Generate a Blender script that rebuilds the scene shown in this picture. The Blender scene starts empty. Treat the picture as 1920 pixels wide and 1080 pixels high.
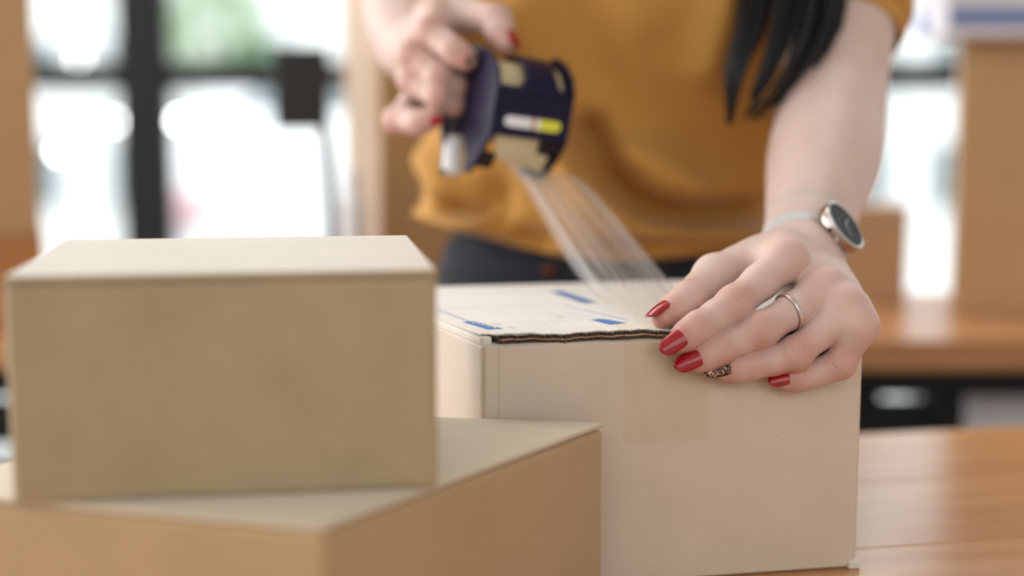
import bpy, bmesh, math, random
import numpy as np
from mathutils import Vector, Matrix

random.seed(7)
rng = np.random.default_rng(7)
scene = bpy.context.scene
COL = scene.collection

# ------------------------------------------------------------------ camera
F = 50.0 / 36.0 * 1920.0            # focal length in pixels of the 1920 x 1080 frame
PITCH = math.radians(7.37)
CAM = np.array([0.0, 0.0, 1.007])
FWD = np.array([0, math.cos(PITCH), -math.sin(PITCH)])
UPV = np.array([0, math.sin(PITCH), math.cos(PITCH)])
cam_data = bpy.data.cameras.new('camera')
cam_data.lens = 50.0
cam_data.sensor_width = 36.0
cam_data.clip_start = 0.02
cam_data.clip_end = 200
cam_data.dof.use_dof = True
cam_data.dof.focus_distance = 0.752
cam_data.dof.aperture_fstop = 2.2
cam = bpy.data.objects.new('camera', cam_data)
COL.objects.link(cam)
cam.location = CAM
cam.rotation_euler = (math.pi / 2 - PITCH, 0, 0)
scene.camera = cam

# ------------------------------------------------------------------ world, lights, exposure
SKY = 3.0
world = bpy.data.worlds.new('overcast_sky')
scene.world = world
world.use_nodes = True
bg = world.node_tree.nodes['Background']
bg.inputs[0].default_value = (0.96, 0.985, 1.0, 1)
bg.inputs[1].default_value = SKY


sun_d = bpy.data.lights.new('sun', 'SUN')
sun_d.energy = 4.5
sun_d.angle = math.radians(1.0)
sun = bpy.data.objects.new('sun', sun_d)
COL.objects.link(sun)
sun.rotation_euler = Vector((-0.30, 0.62, -0.75)).to_track_quat('-Z', 'Y').to_euler()


def area(name, loc, target, sx, sy, power, color=(1, 1, 1)):
    d = bpy.data.lights.new(name, 'AREA')
    d.shape = 'RECTANGLE'
    d.size = sx
    d.size_y = sy
    d.energy = power
    d.color = color
    o = bpy.data.objects.new(name, d)
    COL.objects.link(o)
    o.location = loc
    o.rotation_euler = (Vector(target) - Vector(loc)).to_track_quat('-Z', 'Y').to_euler()
    return o


area('side_window_daylight', (-2.9, 1.6, 1.6), (0.1, 1.0, 0.95), 3.2, 2.0, 75, (1.0, 0.985, 0.98))
area('ceiling_light', (-0.1, 1.9, 2.66), (-0.1, 1.7, 0.9), 2.2, 1.6, 55, (1.0, 0.985, 0.97))
area('rear_window_daylight', (0.4, -1.35, 1.6), (0.1, 1.0, 0.95), 3.0, 1.7, 33, (1.0, 0.99, 0.985))  # added fill behind the camera for the front faces; no window there
scene.view_settings.view_transform = 'Standard'
scene.view_settings.look = 'None'
scene.view_settings.gamma = 1.0
scene.view_settings.use_curve_mapping = False
scene.view_settings.exposure = -0.32
cy = scene.cycles
cy.adaptive_threshold = 0.025
cy.max_bounces = 6
cy.diffuse_bounces = 3
cy.glossy_bounces = 3
cy.transmission_bounces = 3
cy.transparent_max_bounces = 10
cy.caustics_reflective = False
cy.caustics_refractive = False


# ------------------------------------------------------------------ measuring helpers
def ray(px, py):
    return np.array([1.0, 0, 0]) * (px - 960) / F + UPV * (540 - py) / F + FWD


def at(px, py, Y):
    r = ray(px, py)
    return CAM + r * (Y / r[1])


def atz(px, py, z):
    r = ray(px, py)
    return CAM + r * ((z - CAM[2]) / r[2])


def unit(v):
    v = np.asarray(v, float)
    return v / np.linalg.norm(v)


# ------------------------------------------------------------------ materials
MATS = {}


def srgb(r, g, b):
    def f(c):
        c /= 255.0
        return c / 12.92 if c <= 0.04045 else ((c + 0.055) / 1.055) ** 2.4
    return (f(r), f(g), f(b), 1)


def new_mat(name):
    m = bpy.data.materials.new(name)
    m.use_nodes = True
    nt = m.node_tree
    return m, nt, nt.nodes['Principled BSDF'], nt.nodes, nt.links


def plain(name, col, rough=0.5, metal=0.0, spec=0.5, noise=0.0, scale=40, bump=0.0, coat=0.0):
    if name in MATS:
        return MATS[name]
    m, nt, b, N, L = new_mat(name)
    b.inputs['Roughness'].default_value = rough
    b.inputs['Metallic'].default_value = metal
    b.inputs['Specular IOR Level'].default_value = spec
    b.inputs['Coat Weight'].default_value = coat
    b.inputs['Base Color'].default_value = col
    if noise or bump:
        tc = N.new('ShaderNodeTexCoord')
        nz = N.new('ShaderNodeTexNoise')
        nz.inputs['Scale'].default_value = scale
        nz.inputs['Detail'].default_value = 5
        L.new(tc.outputs['Object'], nz.inputs['Vector'])
        if noise:
            rp = N.new('ShaderNodeValToRGB')
            rp.color_ramp.elements[0].position = 0.3
            rp.color_ramp.elements[1].position = 0.7
            rp.color_ramp.elements[0].color = tuple(c * (1 - noise) for c in col[:3]) + (1,)
            rp.color_ramp.elements[1].color = tuple(min(1, c * (1 + noise)) for c in col[:3]) + (1,)
            L.new(nz.outputs['Fac'], rp.inputs[0])
            L.new(rp.outputs[0], b.inputs['Base Color'])
        if bump:
            bp = N.new('ShaderNodeBump')
            bp.inputs['Strength'].default_value = bump
            bp.inputs['Distance'].default_value = 0.002
            L.new(nz.outputs['Fac'], bp.inputs['Height'])
            L.new(bp.outputs[0], b.inputs['Normal'])
    MATS[name] = m
    return m


def card(name, col, mottle=0.06, rough=0.5, sheen=0.6, speck=0.5):
    """kraft cardboard: cloudy tone, fine horizontal fibre, dark specks"""
    if name in MATS:
        return MATS[name]
    m, nt, b, N, L = new_mat(name)
    tc = N.new('ShaderNodeTexCoord')
    n1 = N.new('ShaderNodeTexNoise'); n1.inputs['Scale'].default_value = 28; n1.inputs['Detail'].default_value = 4
    L.new(tc.outputs['Object'], n1.inputs['Vector'])
    mp = N.new('ShaderNodeMapping'); mp.inputs['Scale'].default_value = (260, 260, 900)
    L.new(tc.outputs['Object'], mp.inputs[0])
    n2 = N.new('ShaderNodeTexNoise'); n2.inputs['Scale'].default_value = 1; n2.inputs['Detail'].default_value = 3
    L.new(mp.outputs[0], n2.inputs['Vector'])
    ad = N.new('ShaderNodeMath'); ad.operation = 'MULTIPLY_ADD'
    ad.inputs[1].default_value = 0.45; L.new(n2.outputs['Fac'], ad.inputs[0]); L.new(n1.outputs['Fac'], ad.inputs[2])
    rp = N.new('ShaderNodeValToRGB')
    rp.color_ramp.elements[0].position = 0.45; rp.color_ramp.elements[1].position = 1.0
    rp.color_ramp.elements[0].color = tuple(c * (1 - mottle) for c in col[:3]) + (1,)
    rp.color_ramp.elements[1].color = tuple(min(1, c * (1 + mottle)) for c in col[:3]) + (1,)
    L.new(ad.outputs[0], rp.inputs[0])
    vo = N.new('ShaderNodeTexVoronoi'); vo.inputs['Scale'].default_value = 150
    L.new(tc.outputs['Object'], vo.inputs['Vector'])
    wn = N.new('ShaderNodeMath'); wn.operation = 'GREATER_THAN'; wn.inputs[1].default_value = 0.86
    sp = N.new('ShaderNodeSeparateColor'); L.new(vo.outputs['Color'], sp.inputs[0]); L.new(sp.outputs[0], wn.inputs[0])
    lt = N.new('ShaderNodeMath'); lt.operation = 'LESS_THAN'; lt.inputs[1].default_value = 0.055
    L.new(vo.outputs['Distance'], lt.inputs[0])
    mu = N.new('ShaderNodeMath'); mu.operation = 'MULTIPLY'; L.new(wn.outputs[0], mu.inputs[0]); L.new(lt.outputs[0], mu.inputs[1])
    m2 = N.new('ShaderNodeMath'); m2.operation = 'MULTIPLY'; m2.inputs[1].default_value = speck; L.new(mu.outputs[0], m2.inputs[0])
    mx = N.new('ShaderNodeMix'); mx.data_type = 'RGBA'
    L.new(m2.outputs[0], mx.inputs['Factor']); L.new(rp.outputs[0], mx.inputs['A'])
    mx.inputs['B'].default_value = tuple(c * 0.35 for c in col[:3]) + (1,)
    L.new(mx.outputs['Result'], b.inputs['Base Color'])
    bp = N.new('ShaderNodeBump'); bp.inputs['Strength'].default_value = 0.12; bp.inputs['Distance'].default_value = 0.001
    L.new(ad.outputs[0], bp.inputs['Height']); L.new(bp.outputs[0], b.inputs['Normal'])
    b.inputs['Roughness'].default_value = rough
    b.inputs['Specular IOR Level'].default_value = 0.35
    b.inputs['Sheen Weight'].default_value = sheen
    b.inputs['Sheen Roughness'].default_value = 0.4
    MATS[name] = m
    return m


def wood(name, col_a, col_b, rough=0.22, scale=(3.0, 40, 40)):
    if name in MATS:
        return MATS[name]
    m, nt, b, N, L = new_mat(name)
    tc = N.new('ShaderNodeTexCoord')
    oi = N.new('ShaderNodeObjectInfo')
    off = N.new('ShaderNodeVectorMath'); off.operation = 'ADD'
    cm = N.new('ShaderNodeCombineXYZ')
    mm = N.new('ShaderNodeMath'); mm.operation = 'MULTIPLY'; mm.inputs[1].default_value = 9.0
    L.new(oi.outputs['Random'], mm.inputs[0]); L.new(mm.outputs[0], cm.inputs[0]); L.new(mm.outputs[0], cm.inputs[1])
    L.new(tc.outputs['Object'], off.inputs[0]); L.new(cm.outputs[0], off.inputs[1])
    mp = N.new('ShaderNodeMapping'); mp.inputs['Scale'].default_value = scale
    L.new(off.outputs[0], mp.inputs[0])
    nz = N.new('ShaderNodeTexNoise'); nz.inputs['Scale'].default_value = 1.0; nz.inputs['Detail'].default_value = 7
    nz.inputs['Distortion'].default_value = 0.8
    L.new(mp.outputs[0], nz.inputs['Vector'])
    rp = N.new('ShaderNodeValToRGB')
    rp.color_ramp.elements[0].position = 0.28; rp.color_ramp.elements[1].position = 0.72
    rp.color_ramp.elements[0].color = col_a; rp.color_ramp.elements[1].color = col_b
    L.new(nz.outputs['Fac'], rp.inputs[0]); L.new(rp.outputs[0], b.inputs['Base Color'])
    bp = N.new('ShaderNodeBump'); bp.inputs['Strength'].default_value = 0.22; bp.inputs['Distance'].default_value = 0.002
    L.new(nz.outputs['Fac'], bp.inputs['Height']); L.new(bp.outputs[0], b.inputs['Normal'])
    b.inputs['Roughness'].default_value = rough
    b.inputs['Specular IOR Level'].default_value = 0.5
    MATS[name] = m
    return m


def film(name, tint, cover, rough=0.12, streak=(6, 160, 1)):
    """clear plastic film: mostly see-through, milky streaks along its length"""
    m = bpy.data.materials.new(name); m.use_nodes = True
    nt = m.node_tree; N = nt.nodes; L = nt.links
    N.remove(N['Principled BSDF'])
    out = N['Material Output']
    tr = N.new('ShaderNodeBsdfTransparent'); tr.inputs[0].default_value = tint
    df = N.new('ShaderNodeBsdfPrincipled'); df.inputs['Base Color'].default_value = srgb(225, 222, 220)
    df.inputs['Roughness'].default_value = rough; df.inputs['Specular IOR Level'].default_value = 0.9
    uv = N.new('ShaderNodeUVMap')
    mp = N.new('ShaderNodeMapping'); mp.inputs['Scale'].default_value = streak
    L.new(uv.outputs[0], mp.inputs[0])
    nz = N.new('ShaderNodeTexNoise'); nz.inputs['Scale'].default_value = 1; nz.inputs['Detail'].default_value = 3
    L.new(mp.outputs[0], nz.inputs['Vector'])
    rp = N.new('ShaderNodeMapRange'); rp.inputs[1].default_value = 0.35; rp.inputs[2].default_value = 0.7
    rp.inputs[3].default_value = cover * 0.35; rp.inputs[4].default_value = cover * 1.5
    L.new(nz.outputs['Fac'], rp.inputs[0])
    mx = N.new('ShaderNodeMixShader')
    L.new(rp.outputs[0], mx.inputs[0]); L.new(tr.outputs[0], mx.inputs[1]); L.new(df.outputs[0], mx.inputs[2])
    L.new(mx.outputs[0], out.inputs[0])
    MATS[name] = m
    return m


def skin_mat():
    m, nt, b, N, L = new_mat('skin')
    at_ = N.new('ShaderNodeAttribute'); at_.attribute_name = 'flush'
    tc = N.new('ShaderNodeTexCoord')
    nz = N.new('ShaderNodeTexNoise'); nz.inputs['Scale'].default_value = 55; nz.inputs['Detail'].default_value = 5
    L.new(tc.outputs['Object'], nz.inputs['Vector'])
    ad = N.new('ShaderNodeMath'); ad.operation = 'MULTIPLY_ADD'; ad.inputs[1].default_value = 0.7
    L.new(nz.outputs['Fac'], ad.inputs[0])
    s = N.new('ShaderNodeMath'); s.operation = 'SUBTRACT'; s.inputs[1].default_value = 0.35
    L.new(at_.outputs['Fac'], s.inputs[0]); L.new(s.outputs[0], ad.inputs[2])
    rp = N.new('ShaderNodeValToRGB')
    rp.color_ramp.elements[0].position = 0.0; rp.color_ramp.elements[1].position = 1.0
    rp.color_ramp.elements[0].color = srgb(216, 190, 180)
    rp.color_ramp.elements[1].color = srgb(194, 128, 116)
    L.new(ad.outputs[0], rp.inputs[0]); L.new(rp.outputs[0], b.inputs['Base Color'])
    n2 = N.new('ShaderNodeTexNoise'); n2.inputs['Scale'].default_value = 900; n2.inputs['Detail'].default_value = 4
    L.new(tc.outputs['Object'], n2.inputs['Vector'])
    bp = N.new('ShaderNodeBump'); bp.inputs['Strength'].default_value = 0.16; bp.inputs['Distance'].default_value = 0.0006
    L.new(n2.outputs['Fac'], bp.inputs['Height']); L.new(bp.outputs[0], b.inputs['Normal'])
    b.inputs['Roughness'].default_value = 0.48
    b.inputs['Specular IOR Level'].default_value = 0.4
    b.inputs['Subsurface Weight'].default_value = 0.25
    b.inputs['Subsurface Radius'].default_value = (1.0, 0.35, 0.2)
    b.inputs['Subsurface Scale'].default_value = 0.004
    MATS['skin'] = m
    return m


def glitter_mat():
    m, nt, b, N, L = new_mat('glitter_varnish')
    tc = N.new('ShaderNodeTexCoord')
    vo = N.new('ShaderNodeTexVoronoi'); vo.inputs['Scale'].default_value = 1500
    L.new(tc.outputs['Object'], vo.inputs['Vector'])
    sp = N.new('ShaderNodeSeparateColor'); L.new(vo.outputs['Color'], sp.inputs[0])
    rp = N.new('ShaderNodeValToRGB')
    e = rp.color_ramp.elements
    e[0].position = 0.0; e[0].color = srgb(35, 24, 22)
    e[1].position = 1.0; e[1].color = srgb(226, 190, 165)
    k = e.new(0.62); k.color = srgb(62, 40, 34)
    k = e.new(0.82); k.color = srgb(150, 100, 78)
    L.new(sp.outputs[0], rp.inputs[0]); L.new(rp.outputs[0], b.inputs['Base Color'])
    b.inputs['Metallic'].default_value = 0.5
    b.inputs['Roughness'].default_value = 0.3
    bp = N.new('ShaderNodeBump'); bp.inputs['Strength'].default_value = 0.9; bp.inputs['Distance'].default_value = 0.0004
    L.new(sp.outputs[1], bp.inputs['Height']); L.new(bp.outputs[0], b.inputs['Normal'])
    MATS['glitter'] = m
    return m


def cloth_mat(name, ca, cb, scale=600, rough=0.9):
    m, nt, b, N, L = new_mat(name)
    tc = N.new('ShaderNodeTexCoord')
    nz = N.new('ShaderNodeTexNoise'); nz.inputs['Scale'].default_value = scale; nz.inputs['Detail'].default_value = 2
    L.new(tc.outputs['Object'], nz.inputs['Vector'])
    rp = N.new('ShaderNodeValToRGB'); rp.color_ramp.elements[0].color = ca; rp.color_ramp.elements[1].color = cb
    L.new(nz.outputs['Fac'], rp.inputs[0]); L.new(rp.outputs[0], b.inputs['Base Color'])
    bp = N.new('ShaderNodeBump'); bp.inputs['Strength'].default_value = 0.2; bp.inputs['Distance'].default_value = 0.001
    L.new(nz.outputs['Fac'], bp.inputs['Height']); L.new(bp.outputs[0], b.inputs['Normal'])
    b.inputs['Roughness'].default_value = rough
    b.inputs['Sheen Weight'].default_value = 0.15
    MATS[name] = m
    return m


# ------------------------------------------------------------------ object helpers
def finish(name, me, mat=None, parent=None, smooth=False):
    if mat is not None:
        me.materials.append(mat)
    o = bpy.data.objects.new(name, me)
    COL.objects.link(o)
    if parent is not None:
        o.parent = parent
    if smooth:
        me.polygons.foreach_set('use_smooth', [True] * len(me.polygons))
    me.update()
    return o


def from_data(name, verts, faces, mat=None, parent=None, smooth=False):
    me = bpy.data.meshes.new(name)
    me.from_pydata([tuple(map(float, v)) for v in verts], [], [tuple(f) for f in faces])
    return finish(name, me, mat, parent, smooth)


def from_bm(name, bm, mat=None, parent=None, smooth=False):
    bmesh.ops.recalc_face_normals(bm, faces=bm.faces[:])
    me = bpy.data.meshes.new(name)
    bm.to_mesh(me)
    bm.free()
    return finish(name, me, mat, parent, smooth)


def tag(o, label, cat, group=None):
    o['label'] = label
    o['category'] = cat
    if group:
        o['group'] = group
    return o


def struct(o, label=None, cat=None):
    o['kind'] = 'structure'
    if label:
        o['label'] = label
    if cat:
        o['category'] = cat
    return o


def empty(name, loc, rz=0.0):
    o = bpy.data.objects.new(name, None)
    o.empty_display_size = 0.05
    COL.objects.link(o)
    o.location = tuple(map(float, loc))
    o.rotation_euler = (0, 0, rz)
    return o


def bm_box(bm, lo, hi, mtx=None):
    vs = []
    for z in (lo[2], hi[2]):
        for x, y in ((lo[0], lo[1]), (hi[0], lo[1]), (hi[0], hi[1]), (lo[0], hi[1])):
            v = Vector((x, y, z))
            vs.append(bm.verts.new(mtx @ v if mtx else v))
    for f in ((3, 2, 1, 0), (4, 5, 6, 7), (0, 1, 5, 4), (1, 2, 6, 5), (2, 3, 7, 6), (3, 0, 4, 7)):
        bm.faces.new([vs[i] for i in f])
    return vs


def box(name, lo, hi, mat, parent=None, bevel=0.0, seg=2, mtx=None):
    bm = bmesh.new()
    bm_box(bm, lo, hi, mtx)
    if bevel:
        bmesh.ops.bevel(bm, geom=bm.edges[:], offset=bevel, segments=seg, affect='EDGES', profile=0.5)
    return from_bm(name, bm, mat, parent, smooth=False)


def prism(name, poly, z0, z1, mat, parent=None, bevel=0.0, seg=3, subdiv=0):
    """vertical prism over a polygon of xy points"""
    bm = bmesh.new()
    a = [bm.verts.new((p[0], p[1], z0)) for p in poly]
    b = [bm.verts.new((p[0], p[1], z1)) for p in poly]
    n = len(poly)
    bm.faces.new(a[::-1]); bm.faces.new(b)
    for i in range(n):
        bm.faces.new((a[i], a[(i + 1) % n], b[(i + 1) % n], b[i]))
    if bevel:
        bmesh.ops.bevel(bm, geom=bm.edges[:], offset=bevel, segments=seg, affect='EDGES', profile=0.5)
    if subdiv:
        bmesh.ops.subdivide_edges(bm, edges=bm.edges[:], cuts=subdiv, use_grid_fill=True)
    return from_bm(name, bm, mat, parent)


def frames(pts):
    pts = [np.asarray(p, float) for p in pts]
    n = len(pts)
    tans = [unit(pts[min(i + 1, n - 1)] - pts[max(i - 1, 0)]) for i in range(n)]
    ref = np.array([0, 0, 1.0]) if abs(tans[0][2]) < 0.9 else np.array([1.0, 0, 0])
    u = unit(np.cross(tans[0], ref))
    out = []
    for t in tans:
        u = unit(u - t * (u @ t))
        out.append((t, u, np.cross(t, u)))
    return out


def tube_data(pts, rad, sides=12, cap=True, base=0):
    V, Fc = [], []
    fr = frames(pts)
    for i, p in enumerate(pts):
        r = rad[i] if hasattr(rad, '__len__') else rad
        for k in range(sides):
            a = 2 * math.pi * k / sides
            V.append(np.asarray(p) + (fr[i][1] * math.cos(a) + fr[i][2] * math.sin(a)) * r)
    n = len(pts)
    for i in range(n - 1):
        for k in range(sides):
            k2 = (k + 1) % sides
            Fc.append((base + i * sides + k, base + i * sides + k2, base + (i + 1) * sides + k2, base + (i + 1) * sides + k))
    if cap:
        Fc.append(tuple(base + k for k in range(sides))[::-1])
        Fc.append(tuple(base + (n - 1) * sides + k for k in range(sides)))
    return V, Fc


def tube(name, pts, rad, mat, parent=None, sides=16, smooth=True):
    V, Fc = tube_data(pts, rad, sides)
    return from_data(name, V, Fc, mat, parent, smooth)


def smooth_path(pts, n=40):
    """Catmull-Rom through the points (any number of columns)"""
    P = np.array(pts, float)
    P = np.vstack([2 * P[0] - P[1], P, 2 * P[-1] - P[-2]])
    m = len(P) - 3
    out = []
    for q in np.linspace(0, m - 1e-6, n):
        i = int(q); t = q - i
        a, b, c, d = P[i], P[i + 1], P[i + 2], P[i + 3]
        out.append(0.5 * ((2 * b) + (-a + c) * t + (2 * a - 5 * b + 4 * c - d) * t * t + (-a + 3 * b - 3 * c + d) * t ** 3))
    return np.array(out)


def lathe(name, prof, mat, parent=None, seg=32, loc=(0, 0, 0), axes=None):
    """profile (r, h) spun round an axis; axes = (u, v, w) with w the spin axis"""
    if axes is None:
        axes = (np.array([1., 0, 0]), np.array([0, 1., 0]), np.array([0, 0, 1.]))
    V, Fc = [], []
    for r, h in prof:
        for k in range(seg):
            a = 2 * math.pi * k / seg
            V.append(np.asarray(loc) + axes[0] * (r * math.cos(a)) + axes[1] * (r * math.sin(a)) + axes[2] * h)
    for i in range(len(prof) - 1):
        for k in range(seg):
            k2 = (k + 1) % seg
            Fc.append((i * seg + k, i * seg + k2, (i + 1) * seg + k2, (i + 1) * seg + k))
    Fc.append(tuple(range(seg))[::-1])
    Fc.append(tuple((len(prof) - 1) * seg + k for k in range(seg)))
    bm = bmesh.new()
    bv = [bm.verts.new(tuple(map(float, v))) for v in V]
    for f in Fc:
        bm.faces.new([bv[i] for i in f])
    bmesh.ops.remove_doubles(bm, verts=bm.verts[:], dist=1e-6)
    o = from_bm(name, bm, mat, parent)
    o.data.set_sharp_from_angle(angle=math.radians(35)) if hasattr(o.data, 'set_sharp_from_angle') else None
    o.data.polygons.foreach_set('use_smooth', [True] * len(o.data.polygons))
    if hasattr(o.data, 'set_sharp_from_angle'):
        o.data.set_sharp_from_angle(angle=math.radians(35))
    return o


# ------------------------------------------------------------------ signed-distance modelling (hands, arms, body)
class Field:
    def __init__(self, lo, hi, h):
        self.h = h
        self.lo = np.array(lo, float)
        self.n = np.ceil((np.array(hi) - self.lo) / h).astype(int) + 1
        self.D = np.full(self.n, 0.05, np.float32)

    def blank(self):
        f = Field.__new__(Field)
        f.h, f.lo, f.n = self.h, self.lo, self.n
        f.D = np.full(self.n, 0.05, np.float32)
        return f

    def window(self, lo, hi):
        a = np.clip(np.floor((lo - self.lo) / self.h).astype(int), 0, self.n - 1)
        b = np.clip(np.ceil((hi - self.lo) / self.h).astype(int) + 1, 1, self.n)
        b = np.maximum(b, a + 1)
        sl = tuple(slice(a[i], b[i]) for i in range(3))
        g = [(self.lo[i] + self.h * np.arange(a[i], b[i])).astype(np.float32) for i in range(3)]
        return sl, g[0][:, None, None], g[1][None, :, None], g[2][None, None, :]

    def cone(self, a, b, ra, rb, k=0.003, flat=None, s=1.0, op='u'):
        a = np.asarray(a, float); b = np.asarray(b, float)
        m = max(ra, rb) * max(1.0, 1.0) + max(0.012, 2.5 * k)
        sl, x, y, z = self.window(np.minimum(a, b) - m, np.maximum(a, b) + m)
        ab = b - a
        l2 = float(ab @ ab) + 1e-12
        px, py, pz = x - a[0], y - a[1], z - a[2]
        t = np.clip((px * ab[0] + py * ab[1] + pz * ab[2]) / l2, 0, 1)
        qx, qy, qz = px - t * ab[0], py - t * ab[1], pz - t * ab[2]
        r2 = qx * qx + qy * qy + qz * qz
        if flat is not None and s != 1.0:
            dn = qx * flat[0] + qy * flat[1] + qz * flat[2]
            r2 = r2 + dn * dn * (1.0 / s ** 2 - 1.0)
        d = np.sqrt(r2) - (ra + (rb - ra) * t)
        if s < 1.0:
            d = d * (0.5 + 0.5 * s)
        self.combine(sl, d, k, op)

    def ball(self, c, r, k=0.003, op='u'):
        self.cone(c, np.asarray(c) + 1e-5, r, r, k, op=op)

    def combine(self, sl, d, k, op='u'):
        A = self.D[sl]
        if op == 'u':
            h = np.maximum(k - np.abs(A - d), 0) / k
            self.D[sl] = np.minimum(A, d) - h * h * k * 0.25
        else:                                   # carve
            d = -d
            h = np.maximum(k - np.abs(A - d), 0) / k
            self.D[sl] = np.maximum(A, d) + h * h * k * 0.25

    def merge(self, other, k):
        A, d = self.D, other.D
        h = np.maximum(k - np.abs(A - d), 0) / k
        self.D = np.minimum(A, d) - h * h * k * 0.25

    def mesh(self):
        D = self.D
        s = D < 0
        nx, ny, nz = D.shape
        cnt = np.zeros((nx - 1, ny - 1, nz - 1), np.uint8)
        for i in (0, 1):
            for j in (0, 1):
                for k in (0, 1):
                    cnt += s[i:nx - 1 + i, j:ny - 1 + j, k:nz - 1 + k]
        mixed = (cnt > 0) & (cnt < 8)
        c = np.argwhere(mixed)
        vid = np.full(mixed.shape, -1, np.int64)
        vid[tuple(c.T)] = np.arange(len(c))
        acc = np.zeros((len(c), 3)); num = np.zeros(len(c))
        offs = [(i, j, k) for i in (0, 1) for j in (0, 1) for k in (0, 1)]
        for a in offs:
            for ax in range(3):
                if a[ax] == 0:
                    b = list(a); b[ax] = 1
                    va = D[c[:, 0] + a[0], c[:, 1] + a[1], c[:, 2] + a[2]]
                    vb = D[c[:, 0] + b[0], c[:, 1] + b[1], c[:, 2] + b[2]]
                    x = (va < 0) != (vb < 0)
                    t = va / np.where(x, va - vb, 1)
                    p = np.tile(np.array(a, float), (len(c), 1)); p[:, ax] += t
                    acc[x] += p[x]; num[x] += 1
        V = self.lo + self.h * (c + acc / num[:, None])
        quads = []
        for ax in range(3):
            s0 = [slice(None)] * 3; s1 = [slice(None)] * 3
            s0[ax] = slice(0, -1); s1[ax] = slice(1, None)
            S0, S1 = s[tuple(s0)], s[tuple(s1)]
            e = np.argwhere(S0 != S1)
            u, v = (ax + 1) % 3, (ax + 2) % 3
            ok = (e[:, u] > 0) & (e[:, v] > 0) & (e[:, u] < D.shape[u] - 1) & (e[:, v] < D.shape[v] - 1)
            e = e[ok]
            pos = S0[tuple(e.T)]

            def cell(du, dv):
                q = e.copy(); q[:, u] += du; q[:, v] += dv
                return vid[tuple(q.T)]
            q = np.stack([cell(-1, -1), cell(0, -1), cell(0, 0), cell(-1, 0)], 1)
            q[~pos] = q[~pos][:, ::-1]
            quads.append(q)
        return V, np.vstack(quads)


# ================================================================== SETTING
TABLE_Z = 0.75
YAW = math.radians(11.5)
U = np.array([math.cos(YAW), math.sin(YAW), 0])      # along the table / the parcel's front
W_ = np.array([-math.sin(YAW), math.cos(YAW), 0])    # away from the camera

concrete = plain('pale_concrete', srgb(208, 209, 208), 0.8, noise=0.04, scale=3)
floor = struct(box('floor', (-4, -1.5, -0.1), (4, 4.05, 0.0), plain('floor_grey', srgb(120, 116, 112), 0.5, noise=0.08, scale=6)))
ground = struct(box('ground_outside', (-30, 4.05, -0.3), (30, 45, -0.12), concrete))

wall_m = plain('wall_white', srgb(214, 210, 204), 0.8, noise=0.02, scale=3)
struct(box('ceiling', (-3.1, -1.5, 2.7), (3.1, 3.65, 2.8), wall_m))
struct(box('wall_right', (3.0, -1.5, 0.001), (3.1, 3.64, 2.699), wall_m))
struct(box('wall_rear', (-3.0, -1.5, 0.001), (2.999, -1.4, 2.699), wall_m))

# window wall: black steel frame with clear panes
steel = plain('black_steel', srgb(18, 18, 19), 0.6, spec=0.3)
m, nt, b_, N_, L_ = new_mat('window_glass')
N_.remove(b_)
tr_ = N_.new('ShaderNodeBsdfTransparent'); tr_.inputs[0].default_value = (0.97, 0.985, 0.98, 1)
gl_ = N_.new('ShaderNodeBsdfGlossy'); gl_.inputs['Roughness'].default_value = 0.02
mx_ = N_.new('ShaderNodeMixShader'); mx_.inputs[0].default_value = 0.04
L_.new(tr_.outputs[0], mx_.inputs[1]); L_.new(gl_.outputs[0], mx_.inputs[2]); L_.new(mx_.outputs[0], N_['Material Output'].inputs[0])
glass = m
WY = 3.6
mull = [-2.9, -1.97, at(277, 300, WY)[0], -0.1, 0.79, 1.95, 2.85]
rail_z = at(300, 142, WY)[2]
win = struct(empty('window_1', (0, WY, 0)))
for i, x in enumerate(mull):
    box('mullion', (x - 0.062, -0.03, 0.0), (x + 0.062, 0.03, 2.6), steel, win, 0.003)
for i in range(len(mull) - 1):
    x0, x1 = mull[i] + 0.062, mull[i + 1] - 0.062
    box('rail', (x0, -0.022, rail_z - 0.034), (x1, 0.022, rail_z + 0.034), steel, win, 0.003)
    box('sill_rail', (x0, -0.03, 0.0), (x1, 0.03, 0.08), steel, win, 0.003)
    box('head_rail', (x0, -0.03, 2.52), (x1, 0.03, 2.6), steel, win, 0.003)
    box('pane', (x0, -0.003, 0.08), (x1, 0.003, rail_z - 0.034), glass, win)
    box('pane', (x0, -0.003, rail_z + 0.034), (x1, 0.003, 2.52), glass, win)

# ================================================================== OUTSIDE
white_paint = plain('white_render', srgb(205, 207, 208), 0.7, noise=0.02, scale=2)
bluegrey = plain('bluegrey_glass', srgb(66, 84, 90), 0.3)
fac = empty('white_building', (0, 14.0, -0.12))
tag(fac, 'white building with pale blue-grey windows seen through the window', 'building')
box('wall', (-9, 0, 0), (9, 0.4, 4.2), white_paint, fac)
box('roof_edge', (-9.1, -0.15, 4.2), (9.1, 0.5, 4.4), white_paint, fac, 0.02)
for xx in np.arange(-8.2, 8.5, 1.15):
    for z0, z1 in ((0.15, 0.75), (1.35, 1.75), (2.6, 3.6)):
        wn = box('window_frame', (xx - 0.33, -0.05, z0 - 0.04), (xx + 0.33, -0.001, z1 + 0.04), white_paint, fac)
        box('pane', (xx - 0.29, -0.07, z0), (xx + 0.29, -0.051, z1), bluegrey, wn)
    box('pilaster', (xx + 0.45, -0.14, 0), (xx + 0.70, -0.001, 4.2), white_paint, fac, 0.01)

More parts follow.
